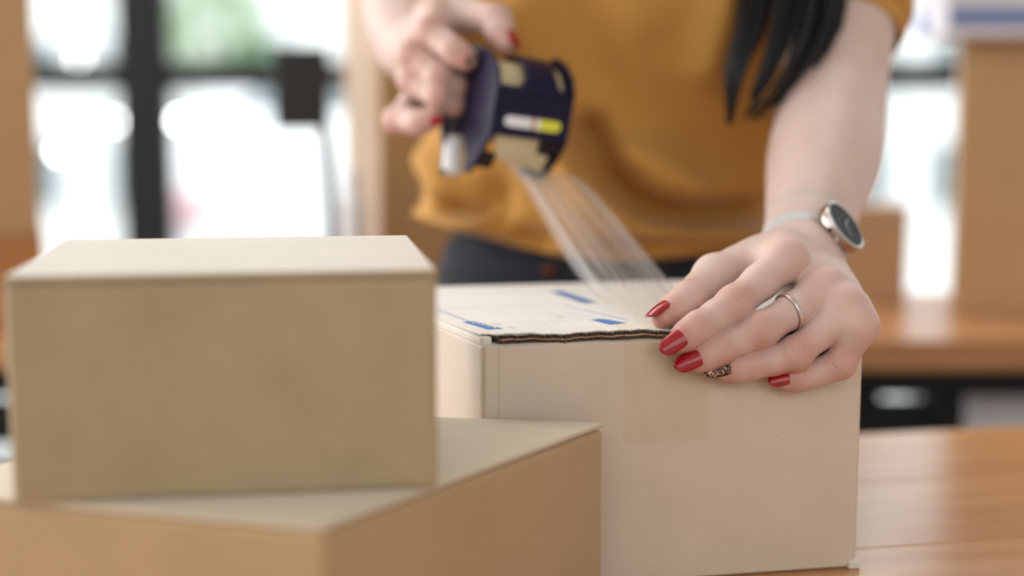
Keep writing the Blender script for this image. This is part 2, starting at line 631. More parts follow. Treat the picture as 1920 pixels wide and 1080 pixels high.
# leafy shrub-tree behind the car
leafm = plain('leaf_green', srgb(84, 128, 50), 0.6, noise=0.25, scale=3)
tc0 = at(405, 60, 10.5)
tree = empty('small_tree', (tc0[0], 10.5, -0.12))
tag(tree, 'small bright green leafy tree outside, beyond the white car', 'tree')
tube('trunk', smooth_path([(0, 0, 0), (0.02, 0, 0.5), (-0.03, 0.02, 1.0), (0.0, 0, 1.6)], 8), [0.05, 0.046, 0.042, 0.04, 0.036, 0.03, 0.026, 0.02], plain('bark', srgb(92, 74, 58), 0.9, noise=0.2), tree, 8)
V, Fc = [], []
for i in range(2600):
    d = rng.normal(size=3); d /= np.linalg.norm(d)
    c = np.array([0, 0, 1.62]) + d * np.array([0.42, 0.4, 0.50]) * rng.uniform(0.35, 1) ** 0.5
    n = unit(rng.normal(size=3)); t = unit(np.cross(n, rng.normal(size=3))); q = np.cross(n, t)
    L0 = rng.uniform(0.035, 0.06); w0 = L0 * 0.4
    k = len(V)
    V += [c - t * L0 * 0.5, c + q * w0 * 0.5 + n * 0.004, c + t * L0 * 0.5, c - q * w0 * 0.5 + n * 0.004]
    Fc.append((k, k + 1, k + 2, k + 3))
fo = from_data('foliage', V, Fc, leafm, tree)
fo['kind'] = 'stuff'

# white car, tail towards the left
carY = 6.0
car = empty('white_car', (at(296, 400, carY)[0] + 1.65, carY, -0.12), math.pi / 2)
tag(car, 'white car parked outside, seen through the window panes', 'car')
prof = [(0.0, 0.30), (0.0, 0.62), (0.04, 0.88), (0.15, 1.04), (0.55, 1.07), (0.98, 1.24), (1.5, 1.28), (2.2, 1.26), (2.9, 1.0), (3.9, 0.9), (4.2, 0.75), (4.25, 0.35)]
bm = bmesh.new()
ringsv = []
for yy, sx in ((0.0, 0.97), (0.18, 1.0), (1.45, 1.0), (1.65, 0.97)):
    ringsv.append([bm.verts.new((2.1 + (p[0] - 2.1) * sx, yy, p[1] if sx == 1 else 0.3 + (p[1] - 0.3) * 0.97)) for p in prof])
for a, b2 in zip(ringsv[:-1], ringsv[1:]):
    for i in range(len(prof)):
        j = (i + 1) % len(prof)
        bm.faces.new((a[i], a[j], b2[j], b2[i]))
bm.faces.new(ringsv[0]); bm.faces.new(ringsv[-1][::-1])
carpaint = plain('white_car_paint', srgb(222, 224, 228), 0.35, coat=0.3)
body = from_bm('body', bm, carpaint, car, True)
if hasattr(body.data, 'set_sharp_from_angle'):
    body.data.set_sharp_from_angle(angle=math.radians(30))
dark_glass = plain('dark_glass', srgb(70, 86, 92), 0.1)
V = [(0.82, -0.012, 1.05), (1.1, -0.012, 1.20), (1.75, -0.012, 1.22), (1.75, -0.012, 1.02)]
from_data('side_window', V + [(x, y - 0.01, z) for x, y, z in V], [(0, 1, 2, 3), (7, 6, 5, 4), (0, 4, 5, 1), (1, 5, 6, 2), (2, 6, 7, 3), (3, 7, 4, 0)], dark_glass, car)
V = [(1.85, -0.012, 1.02), (1.85, -0.012, 1.22), (2.2, -0.012, 1.21), (2.65, -0.012, 1.02)]
from_data('side_window', V + [(x, y - 0.01, z) for x, y, z in V], [(0, 1, 2, 3), (7, 6, 5, 4), (0, 4, 5, 1), (1, 5, 6, 2), (2, 6, 7, 3), (3, 7, 4, 0)], dark_glass, car)
tail_red = plain('tail_red', srgb(205, 168, 174), 0.3)
box('tail_light', (-0.02, -0.02, 0.62), (0.10, 0.22, 0.76), tail_red, car, 0.01)
box('tail_light', (-0.02, 1.45, 0.62), (0.10, 1.67, 0.76), tail_red, car, 0.01)
V = [(0.60, 0.22, 1.098), (0.60, 1.43, 1.098), (0.93, 1.35, 1.228), (0.93, 0.30, 1.228)]
from_data('rear_window', V + [(x, y, z - 0.02) for x, y, z in V], [(0, 1, 2, 3), (7, 6, 5, 4), (0, 4, 5, 1), (1, 5, 6, 2), (2, 6, 7, 3), (3, 7, 4, 0)], dark_glass, car)
box('bumper', (-0.06, 0.02, 0.30), (0.02, 1.63, 0.48), carpaint, car, 0.02)
box('side_mirror', (2.25, -0.22, 0.98), (2.45, -0.02, 1.1), carpaint, car, 0.03)
for xx in (0.85, 3.45):
    for yy in (0.0, 1.47):
        wh = lathe('wheel', [(0.02, 0.0), (0.30, 0.0), (0.32, 0.04), (0.32, 0.16), (0.30, 0.2), (0.02, 0.2)], plain('tyre', srgb(30, 30, 32), 0.8), car, 24,
                   (xx, yy - 0.02, 0.32), (np.array([1., 0, 0]), np.array([0, 0, 1.]), np.array([0, 1., 0])))
        lathe('hub_cap', [(0.02, 0), (0.17, 0.0), (0.18, 0.01), (0.02, 0.012)], plain('alloy', srgb(190, 192, 195), 0.3, 0.9), wh, 20,
              (xx, yy - 0.032, 0.32), (np.array([1., 0, 0]), np.array([0, 0, 1.]), np.array([0, 1., 0])))

# glowing balls on posts, added to make the bright glints outside
gm, nt, gb, _, _ = new_mat('lamp_glow')
gb.inputs['Emission Color'].default_value = (1, 1, 1, 1); gb.inputs['Emission Strength'].default_value = 25
glint_post = plain('lamp_post', srgb(170, 172, 175), 0.5, 0.6)
glint_lab = ['small lit garden lamp outside, high beside the black window post', 'small lit garden lamp outside, lowest of the three left of the window post',
            'small lit garden lamp outside, between the other two left of the post', 'small lit garden lamp outside, just right of the black window post']
for (px, py), lb in zip([(148, 118), (112, 283), (222, 228), (336, 226)], glint_lab):
    p = at(px, py, 7.2)
    lr = empty('garden_lamp', (p[0], p[1], -0.12))
    tag(lr, lb, 'lamp', 'small garden lamps outside the window')
    hz = p[2] + 0.12
    tube('post', [(0, 0, 0), (0, 0, hz - 0.02)], 0.008, glint_post, lr, 8)
    lathe('base', [(0.001, 0), (0.05, 0), (0.045, 0.02), (0.012, 0.03)], glint_post, lr, 16)
    lathe('globe', [(0.001, -0.022), (0.012, -0.019), (0.020, -0.010), (0.023, 0), (0.020, 0.010), (0.012, 0.019), (0.001, 0.022)], gm, lr, 14, (0, 0, hz))

# ================================================================== BACKGROUND TABLE AND CARTONS
wood_bg = wood('warm_wood', srgb(176, 122, 80), srgb(202, 150, 106), 0.25)
bt = empty('long_table', (0, 1.74, 0))
tag(bt, 'long wooden table on a black steel frame, behind the woman by the window', 'table')
for i in range(3):
    box('plank', (-1.5, -0.20 + i * 0.1377, TABLE_Z - 0.034), (1.5, -0.20 + i * 0.1377 + 0.1357, TABLE_Z), wood_bg, bt, 0.002, 1)
box('apron', (-1.46, -0.19, TABLE_Z - 0.064), (1.46, -0.165, TABLE_Z - 0.0345), steel, bt, 0.002)
box('apron', (-1.46, 0.18, TABLE_Z - 0.064), (1.46, 0.205, TABLE_Z - 0.0345), steel, bt, 0.002)
for lx in (-1.42, -0.45, at(1777, 700, 1.56)[0]):
    for ly in (-0.185, 0.165):
        box('leg', (lx - 0.019, ly, 0.0), (lx + 0.019, ly + 0.035, TABLE_Z - 0.0645), steel, bt, 0.002)
shelf_z = at(1700, 757, 1.56)[2]
box('foot_rail', (-1.40, -0.183, shelf_z - 0.045), (at(1777, 700, 1.56)[0] - 0.0195, -0.155, shelf_z), steel, bt, 0.003)


def carton(name, poly, z0, h, mat, label, flaps=True, bevel=0.003, gap_dir=0, seam=0.004, lid_mat=None):
    """closed corrugated carton on a quadrilateral footprint (front-left, front-right, back-right, back-left)"""
    P = [np.asarray(p[:2], float) for p in poly]
    c = sum(P) / 4
    o = empty(name, (c[0], c[1], z0))
    tag(o, label, 'box')
    q = [p - c for p in P]
    t = 0.003
    prism('body', q, 0.0, h - t, mat, o, bevel)
    if flaps:
        if gap_dir == 0:
            m0, m1 = (q[0] + q[3]) / 2, (q[1] + q[2]) / 2
            d = unit(q[3] - q[0]) * seam / 2
            A = [q[0], q[1], m1 - d, m0 - d]; B = [m0 + d, m1 + d, q[2], q[3]]
        else:
            m0, m1 = (q[0] + q[1]) / 2, (q[3] + q[2]) / 2
            d = unit(q[1] - q[0]) * seam / 2
            A = [q[0], m0 - d, m1 - d, q[3]]; B = [m0 + d, q[1], q[2], m1 + d]
        for f in (A, B):
            prism('flap', f, h - t + 0.0002, h, mat, o, 0.0009, 2)
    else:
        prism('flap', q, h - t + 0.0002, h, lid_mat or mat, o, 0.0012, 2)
    return o


def quad(corner, yaw, w, d):
    u = np.array([math.cos(yaw), math.sin(yaw)]); v = np.array([-math.sin(yaw), math.cos(yaw)])
    c = np.asarray(corner[:2])
    return [c, c + u * w, c + u * w + v * d, c + v * d]


kraft_bg = card('kraft_orange', srgb(192, 154, 110), 0.04)
kraft_bg2 = card('kraft_tan', srgb(190, 155, 118), 0.04)
kraft_lt = card('kraft_pale', srgb(205, 175, 140), 0.04)
p = atz(1783, 586, TABLE_Z)
big = carton('tall_carton', quad(p, math.radians(-15.5), 0.24, 0.14), TABLE_Z, 0.335, kraft_bg, 'tall tan carton on the rear table, under the white box with blue stripe')
p = atz(1592, 572, TABLE_Z)
carton('small_carton', quad(p - np.array([0.16, 0, 0]), 0.0, 0.16 + (atz(1700, 572, TABLE_Z)[0] - p[0]), 0.08), TABLE_Z, 0.128, kraft_bg2, 'low pale tan carton on the rear table, beside the watch arm')
p = at(712, 300, 1.59)
carton('tall_carton', quad((p[0], 1.59), math.radians(17), 0.27, 0.21), TABLE_Z, 0.44, kraft_bg, 'tall tan carton on the rear table behind the hand with tape dispenser', gap_dir=1)
p = at(72, 300, 1.62)
YL = math.radians(19.0)
sc_ = carton('low_carton', quad((p[0] - 0.3 * math.cos(YL) + 0.003, 1.62 - 0.3 * math.sin(YL)), YL, 0.30, 0.2), TABLE_Z, at(40, 437, 1.62)[2] - TABLE_Z, card('kraft_brown', srgb(186, 126, 76), 0.04), 'orange-brown carton under the tall one at the left photo edge')
carton('tall_carton', quad((p[0] - 0.29 * math.cos(YL), 1.625 - 0.29 * math.sin(YL)), YL, 0.288, 0.19), at(40, 437, 1.62)[2], 0.33, kraft_bg, 'tall tan carton at the left photo edge, stacked on another carton')

# white box with a blue stripe on the right-hand carton
p = at(1772, 70, 1.68)
wb = empty('white_box', (p[0] + 0.14, 1.81, TABLE_Z + 0.335))
tag(wb, 'flat white box with a blue stripe, on top of the tall right carton', 'box')
wbm = plain('white_card', srgb(232, 230, 238), 0.5, noise=0.02)
blue = plain('blue_print', srgb(62, 100, 170), 0.5)
box('body', (-0.14, -0.13, 0.0005), (0.16, 0.0, 0.044), wbm, wb, 0.002)
box('lid', (-0.142, -0.132, 0.0442), (0.162, 0.002, 0.066), wbm, wb, 0.002)
box('stripe', (-0.136, -0.1308, 0.014), (0.159, -0.1303, 0.031), blue, wb)
box('stripe', (-0.1408, -0.055, 0.008), (-0.1403, -0.015, 0.030), blue, wb)

# white bottle in front of the middle carton
p = at(664, 610, 1.575); p[2] = TABLE_Z
wbot = empty('white_bottle', (p[0], p[1], TABLE_Z))
tag(wbot, 'slim white bottle standing before the tall carton, behind the front box', 'bottle')
lathe('body', [(0.001, 0), (0.014, 0), (0.0155, 0.003), (0.0155, 0.145), (0.013, 0.155), (0.008, 0.160)], plain('white_plastic', srgb(244, 244, 246), 0.3), wbot, 28)
lathe('cap', [(0.001, 0.1602), (0.0095, 0.1602), (0.0095, 0.183), (0.008, 0.186), (0.001, 0.187)], plain('white_plastic', srgb(244, 244, 246), 0.3), wbot, 24)

# black screen panel on a stand
p = at(565, 168, 1.68)
bk = empty('display_stand', (p[0], 1.68, TABLE_Z))
tag(bk, 'black rectangular panel on a slim black stand before the window', 'display')
hz = p[2] - TABLE_Z
blackp = plain('black_plastic', srgb(24, 24, 25), 0.45)
box('panel', (-0.031, -0.006, hz - 0.046), (0.031, 0.006, hz + 0.048), blackp, bk, 0.003)
tube('post', smooth_path([(0.022, 0.01, 0.01), (0.033, 0.01, 0.1), (0.026, 0.006, hz - 0.05), (0.015, 0.006, hz - 0.03)], 12), [0.008] * 4 + [0.007] * 8, blackp, bk, 10)
lathe('foot', [(0.001, 0), (0.04, 0), (0.04, 0.006), (0.012, 0.012), (0.001, 0.012)], blackp, bk, 24, (0.022, 0.01, 0))

# white storage box standing under the rear table
p = at(1814, 740, 1.62)
sb = empty('storage_box', (p[0] + 0.16, 1.74, 0.0))
tag(sb, 'pale grey-white storage box under the rear table at right', 'box')
pw = plain('pale_plastic', srgb(242, 242, 248), 0.45)
zt = at(1850, 688, 1.60)[2]
box('body', (-0.16, -0.12, 0.0), (0.16, 0.12, zt - 0.03), pw, sb, 0.006)
box('lid', (-0.163, -0.123, zt - 0.0297), (0.163, 0.123, zt), pw, sb, 0.003)

# ================================================================== FRONT TABLE
wood_ft = wood('table_wood', srgb(184, 128, 84), srgb(216, 164, 114), 0.2, (2.2, 26, 26))
ft = empty('work_table', tuple(atz(1610, 813, TABLE_Z)[:2]) + (0,), YAW)
tag(ft, 'glossy orange-brown plank table carrying the cardboard boxes in front', 'table')
for i in range(6):
    y1 = -i * 0.136
    box('plank', (-1.15, y1 - 0.1352, TABLE_Z - 0.035), (0.85, y1, TABLE_Z), wood_ft, ft, 0.0012, 2)
for yy in (-0.07, -0.76):
    box('apron', (-1.08, yy - 0.012, TABLE_Z - 0.11), (0.78, yy + 0.012, TABLE_Z - 0.0355), wood_ft, ft, 0.002)
for lx in (-1.09, 0.79):
    for ly in (-0.07, -0.76):
        box('leg', (lx - 0.03, ly - 0.03, 0), (lx + 0.03, ly + 0.03, TABLE_Z - 0.0355), wood_ft, ft, 0.003)

# ================================================================== THE PARCEL BEING TAPED
PH = 0.138
BR = atz(1606, 1064, TABLE_Z)
PW, PD = 0.2125, 0.205
TOPZ = TABLE_Z + PH
FL = BR - U * PW
kraft_main = card('kraft_main', srgb(215, 201, 184), 0.05, speck=0.7)
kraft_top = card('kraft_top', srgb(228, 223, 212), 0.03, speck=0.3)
parcel = empty('parcel_box', tuple(FL[:2]) + (TABLE_Z,), YAW)
tag(parcel, 'pale cardboard parcel printed in blue on top, being taped by the hands', 'box')
bm = bmesh.new()
bm_box(bm, (0, 0, 0), (PW, PD, PH - 0.0046))
bmesh.ops.bevel(bm, geom=[e for e in bm.edges], offset=0.0022, segments=3, affect='EDGES', profile=0.5)
from_bm('body', bm, kraft_main, parcel)
# rolled corner crease next to the left edge, and the front wall as a slightly proud panel
box('front_panel', (0.0085, -0.0012, 0.0015), (PW - 0.0022, 0.0004, PH - 0.0056), kraft_main, parcel, 0.0006)
box('corner_crease', (0.0016, -0.0009, 0.0015), (0.0087, 0.0004, PH - 0.0056), kraft_main, parcel, 0.0005)
# worn bottom corner
box('corner_tab', (PW - 0.006, -0.0028, 0.0), (PW + 0.0012, 0.002, 0.005), kraft_top, parcel, 0.001)


def edge_wave(x, y):
    """how far the worn front edge of the lid lifts and dips"""
    f = max(0.0, 1 - y / 0.05) ** 2
    return f * (0.00045 * math.sin(x * 95 + 0.6) + 0.0003 * math.sin(x * 210 + 2) + 0.0002 * math.sin(x * 520))


def ragged(name, z0, z1, amp, y0, mat, step=0.0009, x0=0.004, seed=1, teeth=0.0, y_end=0.09):
    r = np.random.default_rng(seed)
    xs = np.arange(x0, PW + 0.0004, step)
    low = np.interp(xs, np.linspace(0, PW, 18), r.normal(size=18)) * amp * 0.7
    ys = y0 + low + r.normal(size=len(xs)) * amp * 0.5 + teeth * np.sin(xs / 0.0024 * math.pi)
    rows = [ys, np.full(len(xs), 0.006), np.full(len(xs), 0.02), np.full(len(xs), 0.05), np.full(len(xs), y_end)]
    bm = bmesh.new()
    grid = {}
    for lay, z in ((0, z0), (1, z1)):
        for ri, yr in enumerate(rows):
            for ci, x in enumerate(xs):
                grid[lay, ri, ci] = bm.verts.new((x, yr[ci], z + edge_wave(x, max(0, yr[ci]))))
    nr, nc = len(rows), len(xs)
    for ri in range(nr - 1):
        for ci in range(nc - 1):
            bm.faces.new([grid[1, ri, ci], grid[1, ri, ci + 1], grid[1, ri + 1, ci + 1], grid[1, ri + 1, ci]])
            bm.faces.new([grid[0, ri, ci], grid[0, ri + 1, ci], grid[0, ri + 1, ci + 1], grid[0, ri, ci + 1]])
    for ci in range(nc - 1):
        for ri in (0, nr - 1):
            bm.faces.new([grid[0, ri, ci], grid[0, ri, ci + 1], grid[1, ri, ci + 1], grid[1, ri, ci]])
    for ri in range(nr - 1):
        for ci in (0, nc - 1):
            bm.faces.new([grid[0, ri, ci], grid[1, ri, ci], grid[1, ri + 1, ci], grid[0, ri + 1, ci]])
    return from_bm(name, bm, mat, parcel)


dark_core = card('torn_core', srgb(66, 46, 34), 0.35, speck=0)
liner_m = card('torn_liner', srgb(170, 134, 100), 0.2, speck=0)
ragged('torn_core', PH - 0.0042, PH - 0.0030, 0.0007, 0.0010, dark_core, seed=3, x0=0.0095)
ragged('flute_layer', PH - 0.0029, PH - 0.0024, 0.0009, 0.0004, liner_m, seed=5, x0=0.0105)
ragged('torn_core', PH - 0.0023, PH - 0.0006, 0.0009, 0.0018, dark_core, seed=9, x0=0.006, teeth=0.0005)
# top flaps (outer liner): the front flap ragged, back flap straight
ragged('flap', PH - 0.0005, PH, 0.0009, 0.0034, kraft_top, step=0.0012, x0=0.0, seed=11, y_end=PD * 0.56)
box('flap', (0.0, PD * 0.565, PH - 0.003), (PW, PD, PH), kraft_top, parcel, 0.0008)

box('flap_hinge', (0.0, 0.0012, PH - 0.0062), (0.0062, PD * 0.56, PH - 0.00055), kraft_top, parcel, 0.0018, 3)
# the carton has been racked a little: its left wall leans out towards the back
SKEW = 0.19
for o_ in [c for c in bpy.data.objects if c.parent == parcel]:
    for v in o_.data.vertices:
        v.co.x -= SKEW * max(0.0, v.co.y) * (1 - v.co.x / PW)

# blue print on the top (flat print, laid on the flap)
inv = Matrix.Rotation(-YAW, 4, 'Z') @ Matrix.Translation((-float(FL[0]), -float(FL[1]), -TABLE_Z))
ink = plain('blue_ink', srgb(86, 128, 196), 0.6, noise=0.2, scale=900)
ink_pale = plain('pale_blue_ink', srgb(190, 196, 206), 0.6)
ink_white = plain('unprinted_card', srgb(226, 222, 214), 0.6)


def on_top(px, py, dz=0.0):
    p = inv @ Vector(atz(px, py, TOPZ))
    p.x = max(p.x, 0.003 - SKEW * p.y)
    return np.array([p.x, p.y, PH + 0.00012 + dz + (edge_wave(p.x, max(0, p.y)) if p.y < 0.05 else 0)])


def print_poly(name, pts, mat, dz=0.0):
    V = [on_top(x, y, dz) for x, y in pts]
    n = len(V)
    W2 = [v - np.array([0, 0, 0.0001]) for v in V]
    fc = [tuple(range(n)), tuple(range(2 * n - 1, n - 1, -1))] + [(i, n + i, n + (i + 1) % n, (i + 1) % n) for i in range(n)]
    bm = bmesh.new()
    bv = [bm.verts.new(tuple(v)) for v in V + W2]
    for f in fc:
        bm.faces.new([bv[i] for i in f])
    return from_bm(name, bm, mat, parcel)


def print_line(name, p0, p1, w, mat):
    a_, b_2 = on_top(*p0), on_top(*p1)
    d = unit(b_2 - a_); s = np.array([-d[1], d[0], 0]) * w / 2
    V = [a_ - s, b_2 - s, b_2 + s, a_ + s]
    V = V + [v - np.array([0, 0, 0.0001]) for v in V]
    return from_data(name, V, [(0, 1, 2, 3), (7, 6, 5, 4), (0, 4, 5, 1), (1, 5, 6, 2), (2, 6, 7, 3), (3, 7, 4, 0)], mat, parcel)


print_poly('printed_tab', [(867, 604), (888, 602.5), (943, 617), (915, 618.3)], ink)
for i in range(7):
    t0 = 0.14 + i * 0.105
    c0 = np.array([872, 603.4]) * (1 - t0) + np.array([934, 617.6]) * t0
    print_line('printed_mark', (c0[0] + 6, c0[1] - 0.6), (c0[0] + 9 + (i % 3) * 3, c0[1] + 2.0 - (i % 2)), 0.0009, ink_white).location.z = 0.0002
print_poly('printed_tab', [(1107, 600), (1129, 597.6), (1176, 606.5), (1143, 609.4)], ink)
print_poly('printed_tab', [(1032, 547), (1052, 545.5), (1118, 567), (1094, 568.5)], ink)
print_line('printed_line', (820, 581), (880, 603), 0.0009, ink)
print_line('printed_line', (1056, 573), (1128, 589), 0.0008, ink)
print_line('printed_line', (1128, 589), (1176, 601), 0.0008, ink)
print_line('printed_line', (820, 579), (1058, 572), 0.0006, ink_pale)
dv = on_top(943, 617) - on_top(888, 602.5)
for i in range(7):
    x0 = 905 + i * 24
    e0 = (x0, 581 - i * 0.4); e1 = (x0 + 95, 606 - i * 0.5)
    print_line('ruled_line', e0, e1, 0.00045, ink_pale)
for x, y in ((922, 606), (952, 613), (1022, 585), (1042, 592), (1060, 588)):
    print_line('printed_mark', (x, y), (x + 16, y + 3.2), 0.0014, ink_pale)
brown_film = film('packing_film', (0.993, 0.984, 0.96, 1), 0.012, 0.15, (6, 2, 1))


def slab_uv(name, V4, mat, parent, th):
    bm = bmesh.new()
    uvl = bm.loops.layers.uv.new('UVMap')
    n = unit(np.cross(V4[1] - V4[0], V4[3] - V4[0])) * th
    top = [bm.verts.new(tuple(v + n)) for v in V4]; bot = [bm.verts.new(tuple(v)) for v in V4]
    fs = [bm.faces.new(top), bm.faces.new(bot[::-1])]
    for i in range(4):
        j = (i + 1) % 4
        fs.append(bm.faces.new((bot[i], bot[j], top[j], top[i])))
    uvs = {0: (0, 0), 1: (1, 0), 2: (1, 1), 3: (0, 1)}
    for f in fs:
        for lp in f.loops:
            k = (top + bot).index(lp.vert) % 4
            lp[uvl].uv = uvs[k]
    return from_bm(name, bm, mat, parent)


fx0, fx1 = on_top(1176, 625)[0], on_top(1176, 625)[0] + 0.048
slab_uv('front_tape', [np.array([fx0, -0.0013, PH - 0.06]), np.array([fx1, -0.0013, PH - 0.06]), np.array([fx1, -0.0013, PH - 0.002]), np.array([fx0, -0.0013, PH - 0.002])], brown_film, parcel, 0.0001)
slab_uv('top_tape', [np.array([fx0 - 0.004, 0.001, PH + 0.0004]), np.array([fx1, 0.001, PH + 0.0004]), np.array([fx1, 0.03, PH + 0.0004]), np.array([fx0 + 0.002, 0.022, PH + 0.0004])], brown_film, parcel, 0.0001)

# ================================================================== FRONT STACK OF TWO BOXES
S = 0.85 * 0.69 / 0.72
low_h = 0.257 - 0.19 * 0.85
LOWZ = TABLE_Z + low_h
P0 = atz(607, 986, LOWZ)[:2]; P1 = atz(1133, 792, LOWZ)[:2]
P2 = P1 + (atz(0, 957, LOWZ)[:2] - P0) * 1.38
P3 = P0 + (atz(0, 933, LOWZ)[:2] - P0) * 1.42
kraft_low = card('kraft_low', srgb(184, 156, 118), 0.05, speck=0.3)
lower = carton('lower_carton', [P0, P1, P2, P3], TABLE_Z, low_h, kraft_low, 'tan carton in the foreground, underneath the closest box', flaps=False, bevel=0.003, lid_mat=card('kraft_low_lid', srgb(206, 191, 164), 0.04, speck=0.2))  # lid colour lightened to stand for the light falling on top

kraft_front = card('kraft_front', srgb(170, 151, 119), 0.10, speck=0.2)
A0 = atz(23, 948, LOWZ)[:2]; A1 = atz(822, 916, LOWZ)[:2]
uu = unit(A1 - A0); vv = np.array([-uu[1], uu[0]])
UH = at(815, 505, A1[1])[2] - LOWZ
UD = 0.158
upper = carton('upper_carton', [A0, A1, A1 + vv * UD, A0 + vv * UD], LOWZ, UH, kraft_front, 'closed olive-tan carton closest to the camera, on top of the lower one', flaps=False, bevel=0.0028)

# ================================================================== PERSON
skin = skin_mat()
red = plain('red_varnish', srgb(158, 10, 24), 0.18, coat=0.3)
pinkred = red
glitter = glitter_mat()

FV, FQ, FLUSH = [], [], []          # collected body mesh
nail_jobs = []


def finger(base_field, pts, rad, normal, k_in=0.004):
    """pts: MCP, PIP, DIP, tip centre.  rad: radii at MCP, mid-prox, PIP, mid-mid, DIP, mid-dist, tip"""
    f = base_field.blank()
    M, P, D, T = [np.asarray(p, float) for p in pts]
    m1, m2, m3 = (M + P) / 2, (P + D) / 2, (D * 0.45 + T * 0.55)
    chain = [M, m1, P, m2, D, m3, T]
    # soft bulge: flesh sits on the palm side of each bone
    for q, r_ in ((1, 0.0012), (3, 0.0010), (5, 0.0006)):
        chain[q] = chain[q] - normal * r_
    for a, b, ra, rb in zip(chain[:-1], chain[1:], rad[:-1], rad[1:]):
        f.cone(a, b, ra, rb, k_in)
    f.ball(P + normal * 0.0008, rad[2] * 0.99, 0.004)
    f.ball(D + normal * 0.0004, rad[4] * 0.99, 0.003)
    return f


def build_hand(spec, h, wrinkle=False, lo_m=0.016, inter_k=0.0007, web=True):
    J = spec['fingers']; T = spec['thumb']; MB = spec['bases']
    allp = np.vstack([np.array(v[0]) for v in J] + [np.array(T[0])] + [np.array(MB)] + [np.array(spec['wrist'])[:, :3]])
    wr_ = np.array(spec['wrist'])
    lo = np.minimum(allp.min(0) - lo_m, (wr_[:, :3] - wr_[:, 3:4]).min(0) - 0.004)
    hi = np.maximum(allp.max(0) + lo_m, (wr_[:, :3] + wr_[:, 3:4]).max(0) + 0.004)
    f0 = Field(lo, hi, h)
    nrm = spec['dorsal']
    palm = f0.blank()
    for i, (pts, rad, n_) in enumerate(J):
        palm.cone(MB[i], pts[0], 0.0118, rad[0] * 1.0, 0.009)
        palm.ball(np.asarray(pts[0]) + nrm * 0.0008, rad[0] * 0.94, 0.006)
    for i in range(3):                                   # flesh between the metacarpals
        a = np.asarray(MB[i]) * 0.5 + np.asarray(J[i][0][0]) * 0.5 - nrm * 0.004
        b = np.asarray(MB[i + 1]) * 0.5 + np.asarray(J[i + 1][0][0]) * 0.5 - nrm * 0.004
        palm.cone(a, b, 0.0115, 0.0115, 0.008)
        a2 = np.asarray(MB[i]) * 0.2 + np.asarray(J[i][0][0]) * 0.8 - nrm * 0.004
        b2 = np.asarray(MB[i + 1]) * 0.2 + np.asarray(J[i + 1][0][0]) * 0.8 - nrm * 0.003
        palm.cone(a2, b2, 0.0102, 0.0102, 0.007)
    for a, b in zip(spec['wrist'][:-1], spec['wrist'][1:]):
        palm.cone(a[:3], b[:3], a[3], b[3], 0.004)
    # thumb root and web
    tp, tr = T[0], T[1]
    palm.cone(tp[0], tp[1], tr[0], tr[1], 0.010)
    if web:
        i_mid = np.asarray(MB[0]) * 0.35 + np.asarray(J[0][0][0]) * 0.65
        t_mid = np.asarray(tp[0]) * 0.45 + np.asarray(tp[1]) * 0.55
        palm.cone(i_mid - nrm * 0.004, t_mid - nrm * 0.002, 0.0085, 0.0075, 0.012)
        palm.cone(np.asarray(MB[0]) * 0.7 + np.asarray(J[0][0][0]) * 0.3 - nrm * 0.003, np.asarray(tp[0]) * 0.75 + np.asarray(tp[1]) * 0.25, 0.010, 0.010, 0.012)
    for extra in spec.get('extra', []):
        palm.cone(*extra[:4], extra[4])
    out = palm.blank()
    out.D = palm.D.copy()
    for pts, rad, n_ in J:
        f = finger(palm, pts, rad, n_)
        f.merge(palm, 0.006)
        out.merge(f, inter_k)
    # thumb distal
    f = palm.blank()
    f.cone(tp[1], tp[2], tr[1], tr[2], 0.006)
    mid = (np.asarray(tp[2]) * 0.5 + np.asarray(tp[3]) * 0.5) - T[2] * 0.0008
    f.cone(tp[2], mid, tr[2], tr[3], 0.004)
    f.cone(mid, tp[3], tr[3], tr[4], 0.004)
    f.merge(palm, 0.007)
    out.merge(f, inter_k)
    V, Q = out.mesh()
    if wrinkle:
        for pts, rad, n_ in J:
            pts = [np.asarray(q) for q in pts]
            for qi, A, offs_, sg, hw in ((1, 0.00045, (-0.0046, -0.0026, -0.0008, 0.0012, 0.0030), 0.00042, 0.0058), (2, 0.00042, (-0.0012, 0.0010), 0.00045, 0.0050)):
                ax = unit(unit(pts[qi + 1] - pts[qi]) + unit(pts[qi] - pts[qi - 1]))
                nn = unit(n_ - ax * (n_ @ ax)); ac = np.cross(ax, nn)
                rel = V - pts[qi]
                near = (rel ** 2).sum(1) < 0.016 ** 2
                R_ = rel[near]
                s_, t_, u_ = R_ @ ax, R_ @ ac, R_ @ nn
                d = np.zeros(len(R_))
                for k_, o_ in enumerate(offs_):
                    s2 = s_ - o_ * (1 - (t_ / 0.011) ** 2) - 0.0004 * np.sin(t_ * 900 + k_ * 2.1)
                    d += np.exp(-(s2 / sg) ** 2) * (0.6 + 0.4 * np.sin(k_ * 1.7 + 1) ** 2)
                d *= A * np.exp(-(t_ / hw) ** 4) * np.clip(u_ / (0.5 * rad[2]), 0, 1)
                V[near] -= nn[None, :] * d[:, None]
    # colour attribute: pinker over the joints and finger ends
    fl = np.zeros(len(V))
    for pts, rad, n_ in J:
        for q, (amp, sg) in zip(pts, ((0.35, 0.010), (0.62, 0.009), (0.55, 0.007), (0.7, 0.009))):
            d2 = ((V - (np.asarray(q) + n_ * rad[2] * 0.6)) ** 2).sum(1)
            fl = np.maximum(fl, amp * np.exp(-d2 / (2 * sg * sg)))
    for q, amp in zip(tp[2:], (0.5, 0.75)):
        d2 = ((V - np.asarray(q)) ** 2).sum(1)
        fl = np.maximum(fl, amp * np.exp(-d2 / (2 * 0.011 ** 2)))
    return V, Q, fl


